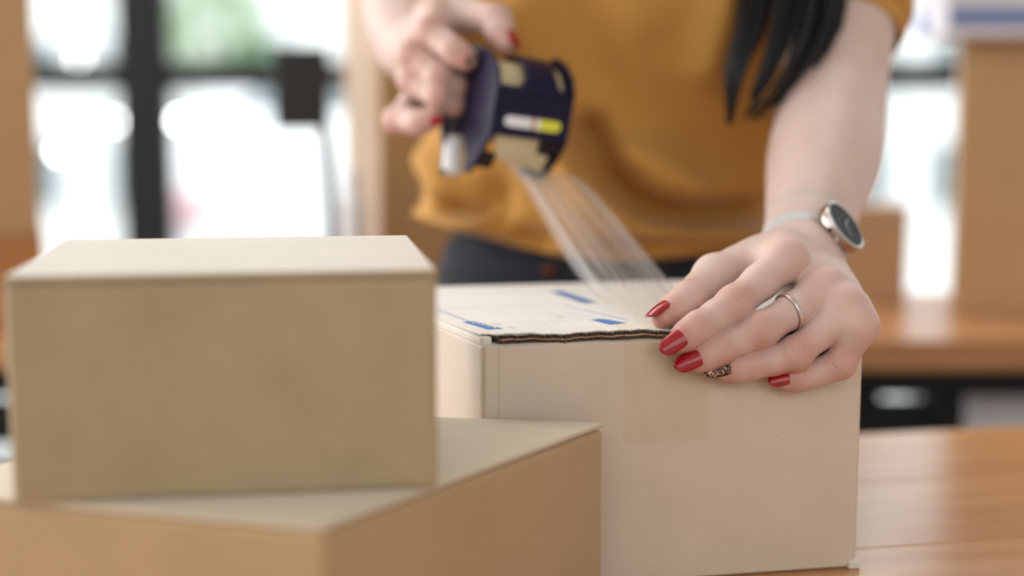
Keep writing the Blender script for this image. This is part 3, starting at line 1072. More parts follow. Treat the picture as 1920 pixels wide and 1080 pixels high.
def add_body(V, Q, fl):
    base = sum(len(v) for v in FV)
    FV.append(V); FQ.append(Q + base); FLUSH.append(fl)


# ---- her left hand (resting on the parcel)
cam_n = unit([0.12, -0.80, 0.60])


def perp(n, ax):
    ax = unit(ax)
    return unit(np.asarray(n) - ax * (np.asarray(n) @ ax))


def fing(pix, rad, n=cam_n):
    pts = [at(*p) for p in pix]
    return (pts, rad, perp(n, pts[3] - pts[1]))


LI = fing([(1474, 486, .776), (1377, 570, .7530), (1311, 613, .7415), (1271, 642, .7380)], [.0110, .0095, .0092, .0084, .0079, .0078, .0060])
LM = fing([(1546, 543, .768), (1426, 619, .7465), (1349, 656, .7415), (1302, 678, .7395)], [.0110, .0092, .0090, .0080, .0076, .0075, .0060])
LR = fing([(1586, 578, .7585), (1490, 664, .7480), (1407, 685, .7460), (1353, 696, .7435)], [.0106, .0086, .0086, .0077, .0073, .0071, .0057])
LP = fing([(1609, 612, .7510), (1574, 682, .7540), (1506, 706, .7520), (1470, 714, .7505)], [.0093, .0078, .0078, .0069, .0066, .0064, .0052])
L_bases = [at(1480, 470, .836), at(1504, 480, .840), at(1526, 492, .840), at(1548, 508, .834)]
LT_pts = [at(1452, 478, .832), at(1340, 517, .798), at(1291, 562, .768), at(1243, 596, .755)]
LT_n = perp(unit([-0.62, -0.34, 0.72]), LT_pts[3] - LT_pts[2])
LT = (LT_pts, [.0125, .0112, .0097, .0090, .0062], LT_n)
arm_pts = [tuple(at(1504, 494, .832)) + (.0215,), tuple(at(1503, 475, .855)) + (.0236,), tuple(at(1515, 432, .884)) + (.0252,), tuple(at(1529, 368, .922)) + (.0305,), tuple(at(1544, 300, .962)) + (.0362,), tuple(at(1556, 235, 1.005)) + (.0368,),
           tuple(at(1563, 170, 1.035)) + (.0362,), tuple(at(1572, 95, 1.060)) + (.0368,), tuple(at(1582, 0, 1.09)) + (.039,), tuple(at(1566, -140, 1.14)) + (.042,), tuple(at(1535, -320, 1.19)) + (.046,)]
armL_s = smooth_path(arm_pts, 60)
L_wrist = [tuple(v) for v in armL_s[:14]]
hand_dorsal_L = unit([0.38, -0.45, 0.80])
specL = dict(fingers=[LI, LM, LR, LP], thumb=LT, bases=L_bases, wrist=L_wrist, dorsal=hand_dorsal_L)
VL, QL, fl = build_hand(specL, 0.00056, True)
add_body(VL, QL, fl)

# ---- her left arm (coarser field, overlaps the hand mesh under the watch strap)
ap = np.array(arm_pts)
fa = Field(ap[:, :3].min(0) - 0.06, ap[:, :3].max(0) + 0.06, 0.003)
for a, b in zip(armL_s[:-1], armL_s[1:]):
    fa.cone(a[:3], b[:3], a[3], b[3], 0.004)
Va, Qa = fa.mesh()
# drop the end that the finer hand mesh already covers
wr = armL_s[9][:3]; axw = unit(armL_s[11][:3] - armL_s[7][:3])
keepv = ((Va - wr) @ axw) > 0.0
keepq = keepv[Qa].all(1)
add_body(Va, Qa[keepq], np.zeros(len(Va)))

# ---- her right hand (gripping the tape dispenser)
rn = unit([-0.35, -0.85, 0.35])
RI = fing([(818, 30, 1.032), (806, 58, 1.000), (850, 94, .985), (878, 114, .982)], [.0115, .0100, .0100, .0090, .0086, .0082, .0068], rn)
RM = fing([(796, 68, 1.040), (772, 101, 1.004), (822, 142, .990), (876, 170, 1.006)], [.0115, .0100, .0100, .0090, .0086, .0082, .0068], rn)
RR = fing([(790, 112, 1.042), (772, 147, 1.006), (820, 179, .990), (870, 203, 1.006)], [.0110, .0096, .0096, .0088, .0082, .0080, .0066], rn)
RP = fing([(796, 168, 1.036), (746, 224, 1.010), (784, 231, .992), (812, 221, .988)], [.0105, .0092, .0092, .0084, .0080, .0076, .0062], unit([-0.1, -0.6, -0.5]))
R_bases = [at(812, 38, 1.075), at(796, 66, 1.080), at(784, 96, 1.082), at(780, 128, 1.078)]
RT_pts = [at(818, 28, 1.065), at(872, 28, 1.035), at(930, 38, 1.010), at(950, 82, .995)]
RT_n = perp(unit([0.75, -0.5, 0.45]), RT_pts[3] - RT_pts[2])
RT = (RT_pts, [.0135, .0125, .0112, .0102, .0078], RT_n)
armR = [tuple(at(792, 92, 1.078)) + (.022,), tuple(at(785, 92, 1.098)) + (.0265,), tuple(at(772, 55, 1.122)) + (.0315,), tuple(at(765, 10, 1.15)) + (.0345,), tuple(at(762, -60, 1.19)) + (.037,), tuple(at(750, -130, 1.225)) + (.037,),
        tuple(at(735, -220, 1.215)) + (.042,), tuple(at(742, -320, 1.205)) + (.046,)]
armR_s = smooth_path(armR, 50)
R_wrist = [tuple(v) for v in armR_s[:16]]
specR = dict(fingers=[RI, RM, RR, RP], thumb=RT, bases=R_bases, wrist=R_wrist, dorsal=unit([-0.7, -0.5, 0.5]))
VR, QR, fl = build_hand(specR, 0.0012)
add_body(VR, QR, fl)
ap = np.array(armR)
fa = Field(ap[:, :3].min(0) - 0.06, ap[:, :3].max(0) + 0.06, 0.003)
for a, b in zip(armR_s[:-1], armR_s[1:]):
    fa.cone(a[:3], b[:3], a[3], b[3], 0.004)
Va, Qa = fa.mesh()
wr = armR_s[12][:3]; axw = unit(armR_s[14][:3] - armR_s[10][:3])
keepq = ((((Va - wr) @ axw) > 0.0)[Qa]).all(1)
add_body(Va, Qa[keepq], np.zeros(len(Va)))

# ---- trunk, neck, head, legs (inside the clothes or above the picture)
CX, CY = 0.074, 1.215
shL = np.array(arm_pts[-1][:3]); shR = np.array(armR[-1][:3])
fb = Field((CX - 0.32, CY - 0.32, -0.02), (CX + 0.32, CY + 0.26, 1.66), 0.007)
for z0, z1, a0, a1, s_ in ((0.86, 1.0, .100, .096, .60), (1.0, 1.13, .096, .105, .60), (1.13, 1.22, .105, .105, .58)):
    fb.cone((CX, CY - 0.17 * (z0 - 0.89), z0), (CX, CY - 0.17 * (z1 - 0.89), z1), a0, a1, 0.05, np.array([0, 1., 0]), s_)
fb.cone(shL, shR, 0.05, 0.05, 0.05)
for sx in (-1, 1):
    fb.cone((CX + sx * 0.07, CY, 0.86), (CX + sx * 0.085, CY, 0.46), 0.055, 0.045, 0.03)
    fb.cone((CX + sx * 0.085, CY, 0.46), (CX + sx * 0.085, CY + 0.02, 0.08), 0.048, 0.032, 0.02)
    fb.cone((CX + sx * 0.085, CY + 0.02, 0.035), (CX + sx * 0.095, CY - 0.14, 0.028), 0.034, 0.028, 0.02)
HD = np.array([CX + 0.01, CY - 0.075, 1.475])
fb.cone((CX, CY, 1.24), HD + np.array([0, 0.03, -0.06]), 0.052, 0.050, 0.04)
fb.cone(HD + np.array([0, 0.018, 0.022]), HD + np.array([0, 0.0, 0.0]), 0.078, 0.070, 0.03)
fb.cone(HD + np.array([0, -0.02, -0.02]), HD + np.array([0, -0.052, -0.075]), 0.058, 0.030, 0.03)
fb.cone(HD + np.array([0, -0.076, 0.0]), HD + np.array([0, -0.094, -0.028]), 0.010, 0.013, 0.012)
fb.cone(HD + np.array([-0.016, -0.078, -0.052]), HD + np.array([0.016, -0.078, -0.052]), 0.009, 0.009, 0.008)
for sx in (-1, 1):
    fb.ball(HD + np.array([sx * 0.030, -0.081, 0.006]), 0.014, 0.008, 's')
    fb.ball(HD + np.array([sx * 0.030, -0.066, 0.005]), 0.0135, 0.004)
    fb.cone(HD + np.array([sx * 0.074, 0.012, -0.012]), HD + np.array([sx * 0.079, 0.02, 0.022]), 0.009, 0.013, 0.008)
Vb, Qb = fb.mesh()
add_body(Vb, Qb, np.zeros(len(Vb)))

allV = np.vstack(FV); allQ = np.vstack(FQ); allF = np.concatenate(FLUSH)
used = np.zeros(len(allV), bool); used[allQ.ravel()] = True
remap = np.cumsum(used) - 1
allV = allV[used]; allF = allF[used]; allQ = remap[allQ]
porg = np.array([CX, CY, 0.0])
me = bpy.data.meshes.new('person')
me.vertices.add(len(allV)); me.vertices.foreach_set('co', (allV - porg).astype(np.float32).ravel())
me.loops.add(len(allQ) * 4); me.loops.foreach_set('vertex_index', allQ.astype(np.int32).ravel())
me.polygons.add(len(allQ)); me.polygons.foreach_set('loop_start', np.arange(0, len(allQ) * 4, 4, dtype=np.int32))
me.update(calc_edges=True)
me.validate()
at_ = me.attributes.new('flush', 'FLOAT', 'POINT')
at_.data.foreach_set('value', allF.astype(np.float32))
person = finish('person', me, skin, None, True)
person.location = porg
tag(person, 'person in mustard t-shirt and dark jeans bending over the parcel with tape', 'person')


def child(o):
    """keep world-built geometry in place under the person"""
    o.parent = person
    o.location = -Vector(porg)
    return o


# ---- nails
def nail(D, T, n, r, L, W, mat, over=0.5, roll=0.0, label=None):
    D, T = np.asarray(D), np.asarray(T)
    ax = unit(T - D); nn = perp(n, ax); ac = np.cross(ax, nn)
    if roll:
        nn, ac = nn * math.cos(roll) + ac * math.sin(roll), ac * math.cos(roll) - nn * math.sin(roll)
    R = W * 0.60
    base = T - ax * L * over + nn * (r + 0.0004)
    ns, ntt = 14, 10
    V = []
    for lay in (0, 1):
        for i in range(ns + 1):
            s_ = i / ns
            w = W / 2 * (0.35 + 0.65 * math.sqrt(max(0, 1 - (1 - min(1, s_ / 0.32)) ** 2)))
            if s_ > 0.5:
                w *= math.sqrt(max(0.012, 1 - ((s_ - 0.5) / 0.505) ** 2.4))
            for j in range(ntt + 1):
                t_ = -1 + 2 * j / ntt
                ph = t_ * w / R
                q = base + ax * (L * s_ - (0.0006 * (1 - abs(t_)) if s_ < 0.05 else 0)) + ac * R * math.sin(ph) + nn * (R * math.cos(ph) - R - 0.0016 * s_ * s_ + 0.0003 * math.sin(s_ * math.pi))
                V.append(q - nn * (0.0006 if lay else 0))
    off = (ns + 1) * (ntt + 1)
    Fc = []
    idx = lambda l, i, j: l * off + i * (ntt + 1) + j
    for i in range(ns):
        for j in range(ntt):
            Fc.append((idx(0, i, j), idx(0, i + 1, j), idx(0, i + 1, j + 1), idx(0, i, j + 1)))
            Fc.append((idx(1, i, j), idx(1, i, j + 1), idx(1, i + 1, j + 1), idx(1, i + 1, j)))
    for i in range(ns):
        for j in (0, ntt):
            Fc.append((idx(0, i, j), idx(1, i, j), idx(1, i + 1, j), idx(0, i + 1, j)))
    for j in range(ntt):
        for i in (0, ns):
            Fc.append((idx(0, i, j), idx(0, i, j + 1), idx(1, i, j + 1), idx(1, i, j)))
    bm = bmesh.new()
    bv = [bm.verts.new(tuple(v)) for v in V]
    for f in Fc:
        bm.faces.new([bv[k] for k in f])
    o = child(from_bm('fingernail', bm, mat, None, True))
    if label:
        o['label'] = label
    return o


for (pts, rad, n_), mt, L0, W0 in ((LI, red, .0182, .0118), (LM, red, .0182, .0116), (LR, glitter, .0170, .0106), (LP, red, .0150, .0092)):
    nail(pts[2], pts[3], n_, rad[5] * 0.90, L0, W0, mt, 0.36, label='dark glitter fingernail' if mt is glitter else 'glossy red fingernail')
nail(LT_pts[2], LT_pts[3], LT_n, .0074, .0165, .0115, red, 0.40, label='glossy red thumbnail')
for (pts, rad, n_), mt in ((RI, glitter), (RM, red), (RR, red), (RP, red)):
    nail(pts[2], pts[3], n_, rad[5] * 0.85, .0140, .0100, mt, 0.40)
nail(RT_pts[2], RT_pts[3], RT_n, .0088, .0150, .0120, red, 0.35, label='glossy red thumbnail')

# ---- t-shirt
mustard = cloth_mat('mustard_cotton', srgb(186, 136, 64), srgb(204, 153, 76))
zs = [0.872, 0.885, 0.905, 0.93, 0.97, 1.02, 1.08, 1.15, 1.21, 1.26, 1.295, 1.315]
aw = [0.134, 0.146, 0.150, 0.149, 0.146, 0.147, 0.150, 0.156, 0.166, 0.162, 0.110, 0.072]
bw = [0.098, 0.110, 0.116, 0.116, 0.108, 0.106, 0.112, 0.118, 0.110, 0.095, 0.075, 0.062]


def ridge_xy(pts):
    return np.array([[at(x, y, 1.10)[0], at(x, y, 1.10)[2]] for x, y in pts])


RID = [
    (ridge_xy([(1010, 170), (1050, 280), (1105, 370), (1185, 425), (1300, 452), (1470, 462)]), 0.018, 0.011),
    (ridge_xy([(1105, 250), (1140, 330), (1205, 388), (1300, 412), (1470, 412)]), -0.024, 0.014),
    (ridge_xy([(1150, 480), (1260, 470), (1440, 480)]), -0.010, 0.008),
    (ridge_xy([(1180, 290), (1240, 330), (1290, 350)]), 0.010, 0.016),
    (ridge_xy([(790, 300), (830, 350), (850, 400), (905, 425)]), 0.011, 0.012),
    (ridge_xy([(850, 395), (890, 405)]), -0.022, 0.008),
    (ridge_xy([(800, 420), (860, 440), (950, 452)]), 0.010, 0.009),
    (ridge_xy([(930, 360), (930, 440), (1010, 470)]), -0.010, 0.012),
    (ridge_xy([(1345, -20), (1335, 60), (1315, 130)]), 0.012, 0.014),
    (ridge_xy([(1100, 0), (1120, 120), (1180, 220)]), -0.008, 0.02),
    (ridge_xy([(1230, 100), (1260, 220), (1330, 300)]), -0.006, 0.018),
    (ridge_xy([(980, 20), (1000, 120)]), 0.006, 0.015),
    (ridge_xy([(1440, 230), (1445, 330), (1450, 400)]), 0.010, 0.010),
]


def seg_dist(P, line):
    best = np.full(len(P), 9.0)
    for a, b in zip(line[:-1], line[1:]):
        ab = b - a
        t = np.clip(((P - a) @ ab) / (ab @ ab), 0, 1)
        best = np.minimum(best, np.linalg.norm(P - a - t[:, None] * ab, axis=1))
    return best


LEAN = 0.17
NZ, NA = 130, 200
zz = np.linspace(zs[0], zs[-1], NZ)
aa = np.interp(zz, zs, aw); bb = np.interp(zz, zs, bw)
k = np.ones(7) / 7
aa[3:-3] = np.convolve(aa, k, 'valid'); bb[3:-3] = np.convolve(bb, k, 'valid')
th = np.linspace(0, 2 * math.pi, NA, endpoint=False)
ct, st = np.cos(th), np.sin(th)
px_ = np.sign(ct) * np.abs(ct) ** 0.85; py_ = np.sign(st) * np.abs(st) ** 0.85
Vs = np.zeros((NZ, NA, 3)); Ns = np.zeros((NZ, NA, 3))
for i in range(NZ):
    Vs[i, :, 0] = CX + aa[i] * px_; Vs[i, :, 1] = CY - LEAN * max(0, zz[i] - 0.89) + bb[i] * py_; Vs[i, :, 2] = zz[i]
    Ns[i, :, 0] = ct / aa[i]; Ns[i, :, 1] = st / bb[i]
Ns /= np.linalg.norm(Ns, axis=2, keepdims=True)
flat = Vs.reshape(-1, 3)
disp = np.zeros(len(flat))
front = np.clip((-Ns.reshape(-1, 3)[:, 1] + 0.25) / 0.6, 0, 1)
for line, amp, sg in RID:
    disp += 1.6 * amp * np.exp(-(seg_dist(flat[:, [0, 2]], line) / sg) ** 2) * front
disp += 0.003 * np.sin(flat[:, 0] * 60 + flat[:, 2] * 35) * np.sin(flat[:, 2] * 48 + 1.3 + flat[:, 1] * 20)
flat = flat + Ns.reshape(-1, 3) * disp[:, None]
# hem: lower in the middle of the front, higher at the sides
hemw = np.clip((0.93 - flat[:, 2]) / 0.058, 0, 1) ** 2
hx = (flat[:, 0] - CX) / 0.14
flat[:, 2] += hemw * (0.030 * np.clip(-hx, 0, 1) ** 1.5 + 0.012 * np.clip(hx, 0, 1) ** 2 + 0.012)
SF = [(i * NA + j, i * NA + (j + 1) % NA, (i + 1) * NA + (j + 1) % NA, (i + 1) * NA + j) for i in range(NZ - 1) for j in range(NA)]
SV = [v for v in flat]


def sleeve(path, r0, r1):
    base = len(SV)
    P = smooth_path(path, 26)
    fr = frames(P)
    n = len(P); sides = 40
    for lay in (0, 1):
        for i in range(n):
            r = r0 + (r1 - r0) * (i / (n - 1)) + (0.0 if lay == 0 else -0.0016)
            for k2 in range(sides):
                a = 2 * math.pi * k2 / sides
                rr = r * (1 + 0.03 * math.sin(3 * a + i * 0.25))
                SV.append(P[i] + (fr[i][1] * math.cos(a) + fr[i][2] * math.sin(a)) * rr)
    g = lambda l, i, k2: base + l * n * sides + i * sides + k2 % sides
    for i in range(n - 1):
        for k2 in range(sides):
            SF.append((g(0, i, k2), g(0, i, k2 + 1), g(0, i + 1, k2 + 1), g(0, i + 1, k2)))
            SF.append((g(1, i, k2), g(1, i + 1, k2), g(1, i + 1, k2 + 1), g(1, i, k2 + 1)))
    for k2 in range(sides):
        SF.append((g(0, 0, k2), g(1, 0, k2), g(1, 0, k2 + 1), g(0, 0, k2 + 1)))


sleeve([at(1582, 66, 1.071), at(1584, 40, 1.079), at(1584, 0, 1.09), at(1566, -140, 1.14), at(1535, -320, 1.19), at(1440, -350, 1.2)], 0.0415, 0.062)
sleeve([at(752, -100, 1.23), at(735, -220, 1.215), at(742, -320, 1.205), at(860, -350, 1.21)], 0.045, 0.062)
shirt = child(from_data('t_shirt', SV, SF, mustard, None, True))
shirt['label'] = 'mustard yellow t-shirt with folds above the waist'

# ---- jeans
denim = cloth_mat('dark_denim', srgb(17, 19, 27), srgb(26, 32, 50), 400)
JV, JF = [], []


def loft(rings):
    base = len(JV)
    n = len(rings[0])
    for r in rings:
        JV.extend(r)
    for i in range(len(rings) - 1):
        for k2 in range(n):
            JF.append((base + i * n + k2, base + i * n + (k2 + 1) % n, base + (i + 1) * n + (k2 + 1) % n, base + (i + 1) * n + k2))


def ring(cx, cy, z, a, b, n=48):
    return [np.array([cx + a * math.cos(2 * math.pi * k2 / n), cy + b * math.sin(2 * math.pi * k2 / n), z]) for k2 in range(n)]


loft([ring(CX, CY, z, a, b) for z, a, b in ((0.70, 0.10, 0.08), (0.74, 0.150, 0.112), (0.80, 0.153, 0.113), (0.85, 0.143, 0.104), (0.88, 0.130, 0.094), (0.90, 0.122, 0.084))])
for sx in (-1, 1):
    loft([ring(CX + sx * x, CY + y, z, a, a * 1.05, 32) for x, y, z, a in ((0.074, 0, 0.80, 0.080), (0.080, 0, 0.66, 0.078), (0.086, 0, 0.46, 0.060), (0.086, 0.01, 0.25, 0.052), (0.087, 0.015, 0.06, 0.052), (0.087, 0.015, 0.012, 0.052))])
jeans = child(from_data('jeans', JV, JF, denim, None, True))
wbn = []
ws = ring(CX, CY, 0.862, 0.1405, 0.1025); we = ring(CX, CY, 0.893, 0.129, 0.092)
wi = ring(CX, CY, 0.893, 0.124, 0.087); wj = ring(CX, CY, 0.862, 0.1355, 0.0975)
n = 48
Vw = ws + we + wi + wj
Fw = []
for a in range(4):
    for k2 in range(n):
        Fw.append((a * n + k2, a * n + (k2 + 1) % n, ((a + 1) % 4) * n + (k2 + 1) % n, ((a + 1) % 4) * n + k2))
wbo = from_data('waistband', Vw, Fw, denim, None, True)
wbo.parent = jeans
lathe('button', [(0.0005, 0), (0.0055, 0), (0.0055, 0.002), (0.004, 0.003), (0.0005, 0.003)], plain('copper', srgb(92, 60, 48), 0.35, 0.9), jeans, 18,
      (CX - 0.045, CY - 0.094, 0.876), (np.array([1., 0, 0]), np.array([0, 0, 1.]), np.array([0, -1., 0])))

# ---- hair
hair_m = plain('black_hair', srgb(20, 18, 20), 0.38, spec=0.5)
HV, HF = [], []


def strand(pts, r0, r1, sides=5, n=16):
    P = smooth_path(pts, n)
    V, Fc = tube_data(P, list(np.linspace(r0, r1, n)), sides, True, len(HV))
    HV.extend(V); HF.extend(Fc)


mid_line = [(1475, -260, 1.10), (1488, -120, 1.075), (1488, 0, 1.045), (1472, 70, 1.03), (1442, 140, 1.02), (1405, 204, 1.02)]
halfw = [75, 92, 98, 98, 84, 46]
hs = HD + np.array([0.085, 0.0, 0.02])
clump = sorted(rng.uniform(-1, 1, 17))
clump_y = rng.uniform(-0.55, 0.35, 17)
for i in range(800):
    u = rng.uniform(-1, 1); dpt = rng.normal() * 0.010
    ci = int(np.argmin(np.abs(np.array(clump) - u)))
    pts = [hs + np.array([0.0 + rng.normal() * 0.008, rng.uniform(-0.06, 0.05), 0.01 * rng.normal()])]
    for q, ((x, y, Y), hw) in enumerate(zip(mid_line, halfw)):
        cw = (0, 0, 0.1, 0.3, 0.6, 0.85)[q]
        ue = u * (1 - cw) + clump[ci] * cw
        pts.append(at(x + ue * hw + rng.normal() * (4 - 0.4 * q), y, Y - math.sqrt(max(0, 1 - u * u)) * 0.018 + dpt * (1 - 0.6 * cw)))
    ex = clump_y[ci] + rng.normal() * 0.10
    pts[-1] = pts[-2] + (pts[-1] - pts[-2]) * (1 + ex)
    strand(pts, 0.0014, 0.00012)
# scalp cap with a parting, out of the picture above
cap_rings = []
for i in range(9):
    ph = math.pi / 2 * (i / 8) * 1.15
    cap_rings.append([HD + np.array([0.088 * math.sin(ph) * math.cos(a), 0.022 + 0.092 * math.sin(ph) * math.sin(a) * (1.0 if math.sin(a) > 0 else 0.78), 0.022 + 0.092 * math.cos(ph)]) for a in np.linspace(0, 2 * math.pi, 32, endpoint=False)])
b0 = len(HV)
for r in cap_rings:
    HV.extend(r)
for i in range(8):
    for k2 in range(32):
        HF.append((b0 + i * 32 + k2, b0 + (i + 1) * 32 + k2, b0 + (i + 1) * 32 + (k2 + 1) % 32, b0 + i * 32 + (k2 + 1) % 32))
for i in range(160):                                        # hair falling behind the other shoulder
    a = rng.uniform(0.15, math.pi - 0.1)
    s0 = HD + np.array([-0.086 * math.cos(a), 0.022 + 0.09 * math.sin(a), 0.01])
    strand([s0, s0 + np.array([-0.01 * math.cos(a), 0.02, -0.12]), np.array([CX - 0.11 * math.cos(a), CY + 0.10 + 0.01 * rng.normal(), 1.22]), np.array([CX - 0.10 * math.cos(a) + 0.01 * rng.normal(), CY + 0.125, 1.10])], 0.0022, 0.0006, 4, 10)
hair = child(from_data('hair', HV, HF, hair_m, None, True))
hair['label'] = 'long black hair hanging over the shoulder'

# ================================================================== WATCH AND RING
silver = plain('brushed_steel', srgb(205, 205, 206), 0.28, 1.0)
rose = plain('rose_steel', srgb(190, 170, 160), 0.25, 1.0)
w_i = 5
w_c = armL_s[w_i][:3]
w_ax = unit(armL_s[w_i + 2][:3] - armL_s[w_i - 2][:3])
w_n = perp(unit([0.56, -0.70, 0.46]), w_ax)
w_m = np.cross(w_ax, w_n)
watch = empty('wrist_watch', w_c)
tag(watch, 'silver mesh-strap watch with round dark dial on the wrist', 'watch')
# mesh strap: woven steel
m, nt, b_, N_, L_ = new_mat('mesh_strap')
tcn = N_.new('ShaderNodeTexCoord'); wv = N_.new('ShaderNodeTexWave'); wv.inputs['Scale'].default_value = 420; wv.inputs['Distortion'].default_value = 1.5
L_.new(tcn.outputs['Object'], wv.inputs['Vector'])
bpn = N_.new('ShaderNodeBump'); bpn.inputs['Strength'].default_value = 0.4; bpn.inputs['Distance'].default_value = 0.0005
L_.new(wv.outputs['Fac'], bpn.inputs['Height']); L_.new(bpn.outputs[0], b_.inputs['Normal'])
b_.inputs['Metallic'].default_value = 0.45; b_.inputs['Roughness'].default_value = 0.45; b_.inputs['Base Color'].default_value = srgb(226, 228, 231)
strap_m = m
RS = armL_s[w_i][3] + 0.0012


def band(name, a0, a1, w, th, mat, R=RS, n=64):
    V, Fc = [], []
    for i in range(n + 1):
        a = a0 + (a1 - a0) * i / n
        d = w_n * math.cos(a) + w_m * math.sin(a)
        for du, dr in ((-w / 2, 0), (w / 2, 0), (w / 2, th), (-w / 2, th)):
            V.append(d * (R + dr) + w_ax * du)
    for i in range(n):
        for j in range(4):
            j2 = (j + 1) % 4
            Fc.append((i * 4 + j, i * 4 + j2, (i + 1) * 4 + j2, (i + 1) * 4 + j))
    Fc.append((0, 1, 2, 3)); Fc.append((n * 4 + 3, n * 4 + 2, n * 4 + 1, n * 4))
    bm = bmesh.new()
    bv = [bm.verts.new(tuple(v)) for v in V]
    for f in Fc:
        bm.faces.new([bv[q] for q in f])
    return from_bm(name, bm, mat, watch)


band('strap', 0.62, 2 * math.pi - 0.62, 0.0175, 0.0019, strap_m)
for s_ in (-1, 1):
    band('lug', 0.42 * s_, 0.70 * s_, 0.0150, 0.0026, silver, RS + 0.0002, 8)
cz = RS + 0.0006
tl = math.radians(9)
off = w_n * cz - w_ax * 0.001
w_n, w_ax = w_n * math.cos(tl) - w_ax * math.sin(tl), w_ax * math.cos(tl) + w_n * math.sin(tl)
ax3 = (w_ax, w_m, w_n)
lathe('case', [(0.001, 0.0), (0.0150, 0.0), (0.0160, 0.0012), (0.0166, 0.004), (0.0162, 0.0066), (0.001, 0.0066)], rose, watch, 56, off, ax3)
lathe('bezel', [(0.0148, 0.0066), (0.0166, 0.0066), (0.0164, 0.0080), (0.0152, 0.0084), (0.0146, 0.0080), (0.0148, 0.0066)], silver, watch, 56, off, ax3)
lathe('dial', [(0.0005, 0.0067), (0.0150, 0.0067), (0.0150, 0.0076), (0.0005, 0.0077)], plain('dark_dial', srgb(40, 46, 48), 0.5, spec=0.2), watch, 48, off, ax3)
lathe('crown', [(0.0004, 0.0), (0.0016, 0.0), (0.0018, 0.0006), (0.0018, 0.0022), (0.0004, 0.0028)], silver, watch, 16, off + w_n * 0.0035 - w_ax * 0.0163, (w_m, w_n, -w_ax))
lathe('pusher', [(0.0004, 0.0), (0.0012, 0.0), (0.0012, 0.0008), (0.0004, 0.0010)], plain('black_plastic', srgb(24, 24, 25), 0.45), watch, 14, off + w_n * 0.0038 - w_ax * 0.0150 - w_m * 0.0066, (w_m, w_n, -w_ax))
hand1 = [off + w_n * 0.0079 + w_m * x + w_ax * y for x, y in ((-0.0003, 0), (0.0003, 0), (0.0002, 0.009), (-0.0002, 0.009))]
from_data('dial_hand', hand1 + [v - w_n * 0.0001 for v in hand1], [(0, 1, 2, 3), (7, 6, 5, 4), (0, 4, 5, 1), (1, 5, 6, 2), (2, 6, 7, 3), (3, 7, 4, 0)], silver, watch)
hand2 = [off + w_n * 0.0080 + w_m * x + w_ax * y for x, y in ((0, -0.0003), (0.006, -0.0055), (0.0063, -0.0052), (0, 0.0003))]
from_data('dial_hand', hand2 + [v - w_n * 0.0001 for v in hand2], [(0, 1, 2, 3), (7, 6, 5, 4), (0, 4, 5, 1), (1, 5, 6, 2), (2, 6, 7, 3), (3, 7, 4, 0)], silver, watch)

# ring on the middle finger
M0, P0_ = LM[0][0], LM[0][1]
rc = M0 * 0.43 + P0_ * 0.57 - LM[2] * 0.0010
r_ax = unit(P0_ - M0)
r_n = perp(LM[2], r_ax); r_m = np.cross(r_ax, r_n)
r_ax2 = unit(r_ax + r_m * 0.10 + r_n * 0.06); r_n = perp(r_n, r_ax2); r_m = np.cross(r_ax2, r_n)
rg = empty('finger_ring', rc)
tag(rg, 'slim silver ring set with tiny stones on the middle finger', 'ring')
V, Fc = [], []
RR0 = 0.0106
for i in range(64):
    a = 2 * math.pi * i / 64
    d = r_n * math.cos(a) + r_m * math.sin(a)
    for j in range(8):
        b = 2 * math.pi * j / 8
        V.append(d * (RR0 + 0.0006 * math.cos(b)) + r_ax2 * 0.0011 * math.sin(b))
for i in range(64):
    for j in range(8):
        Fc.append((i * 8 + j, i * 8 + (j + 1) % 8, ((i + 1) % 64) * 8 + (j + 1) % 8, ((i + 1) % 64) * 8 + j))
from_data('band', V, Fc, plain('polished_silver', srgb(226, 214, 205), 0.12, 1.0), rg, True)
stone = plain('clear_stone', srgb(235, 235, 240), 0.05, 0.6)
for i in range(10):
    a = (-0.05 - i * 0.085)
    d = r_n * math.cos(a) + r_m * math.sin(a)
    lathe('stone', [(0.00005, -0.0002), (0.00055, 0.0), (0.0004, 0.00035), (0.00005, 0.0004)], stone, rg, 8, d * (RR0 + 0.0006), (r_ax2, np.cross(d, r_ax2), d))

# ================================================================== TAPE DISPENSER
navy = plain('navy_plastic', srgb(27, 23, 52), 0.45, spec=0.2)
navy_dk = plain('dark_navy_plastic', srgb(26, 24, 36), 0.35)
beige_tape = plain('beige_tape', srgb(206, 190, 152), 0.3, noise=0.05, scale=200)
dc = at(968, 212, .985)
yw = math.radians(24); pt = math.radians(28)
xl = unit([math.cos(yw), math.sin(yw), -0.13])
fr_ = unit([math.sin(yw) * math.cos(pt), -math.cos(yw) * math.cos(pt), -math.sin(pt)])
fr_ = unit(fr_ - xl * (fr_ @ xl))
yl = -fr_
zl = np.cross(xl, yl)
disp_o = empty('tape_dispenser', dc)
tag(disp_o, 'navy plastic packing-tape dispenser in the raised hand, pulling out clear tape', 'tape dispenser')


def dl(x, f, z):                      # across, towards the front, up  (mm)
    return xl * x * 0.001 + fr_ * f * 0.001 + zl * z * 0.001


def extr(name, prof2, x0, x1, mat, parent=disp_o, bevel=0.0008):
    bm = bmesh.new()
    a = [bm.verts.new(tuple(dl(x0, f, z))) for f, z in prof2]; b = [bm.verts.new(tuple(dl(x1, f, z))) for f, z in prof2]
    bm.faces.new(a); bm.faces.new(b[::-1])
    for i in range(len(prof2)):
        j = (i + 1) % len(prof2)
        bm.faces.new((a[i], b[i], b[j], a[j]))
    if bevel:
        bmesh.ops.bevel(bm, geom=bm.edges[:], offset=bevel, segments=2, affect='EDGES', profile=0.5)
    return from_bm(name, bm, mat, parent)


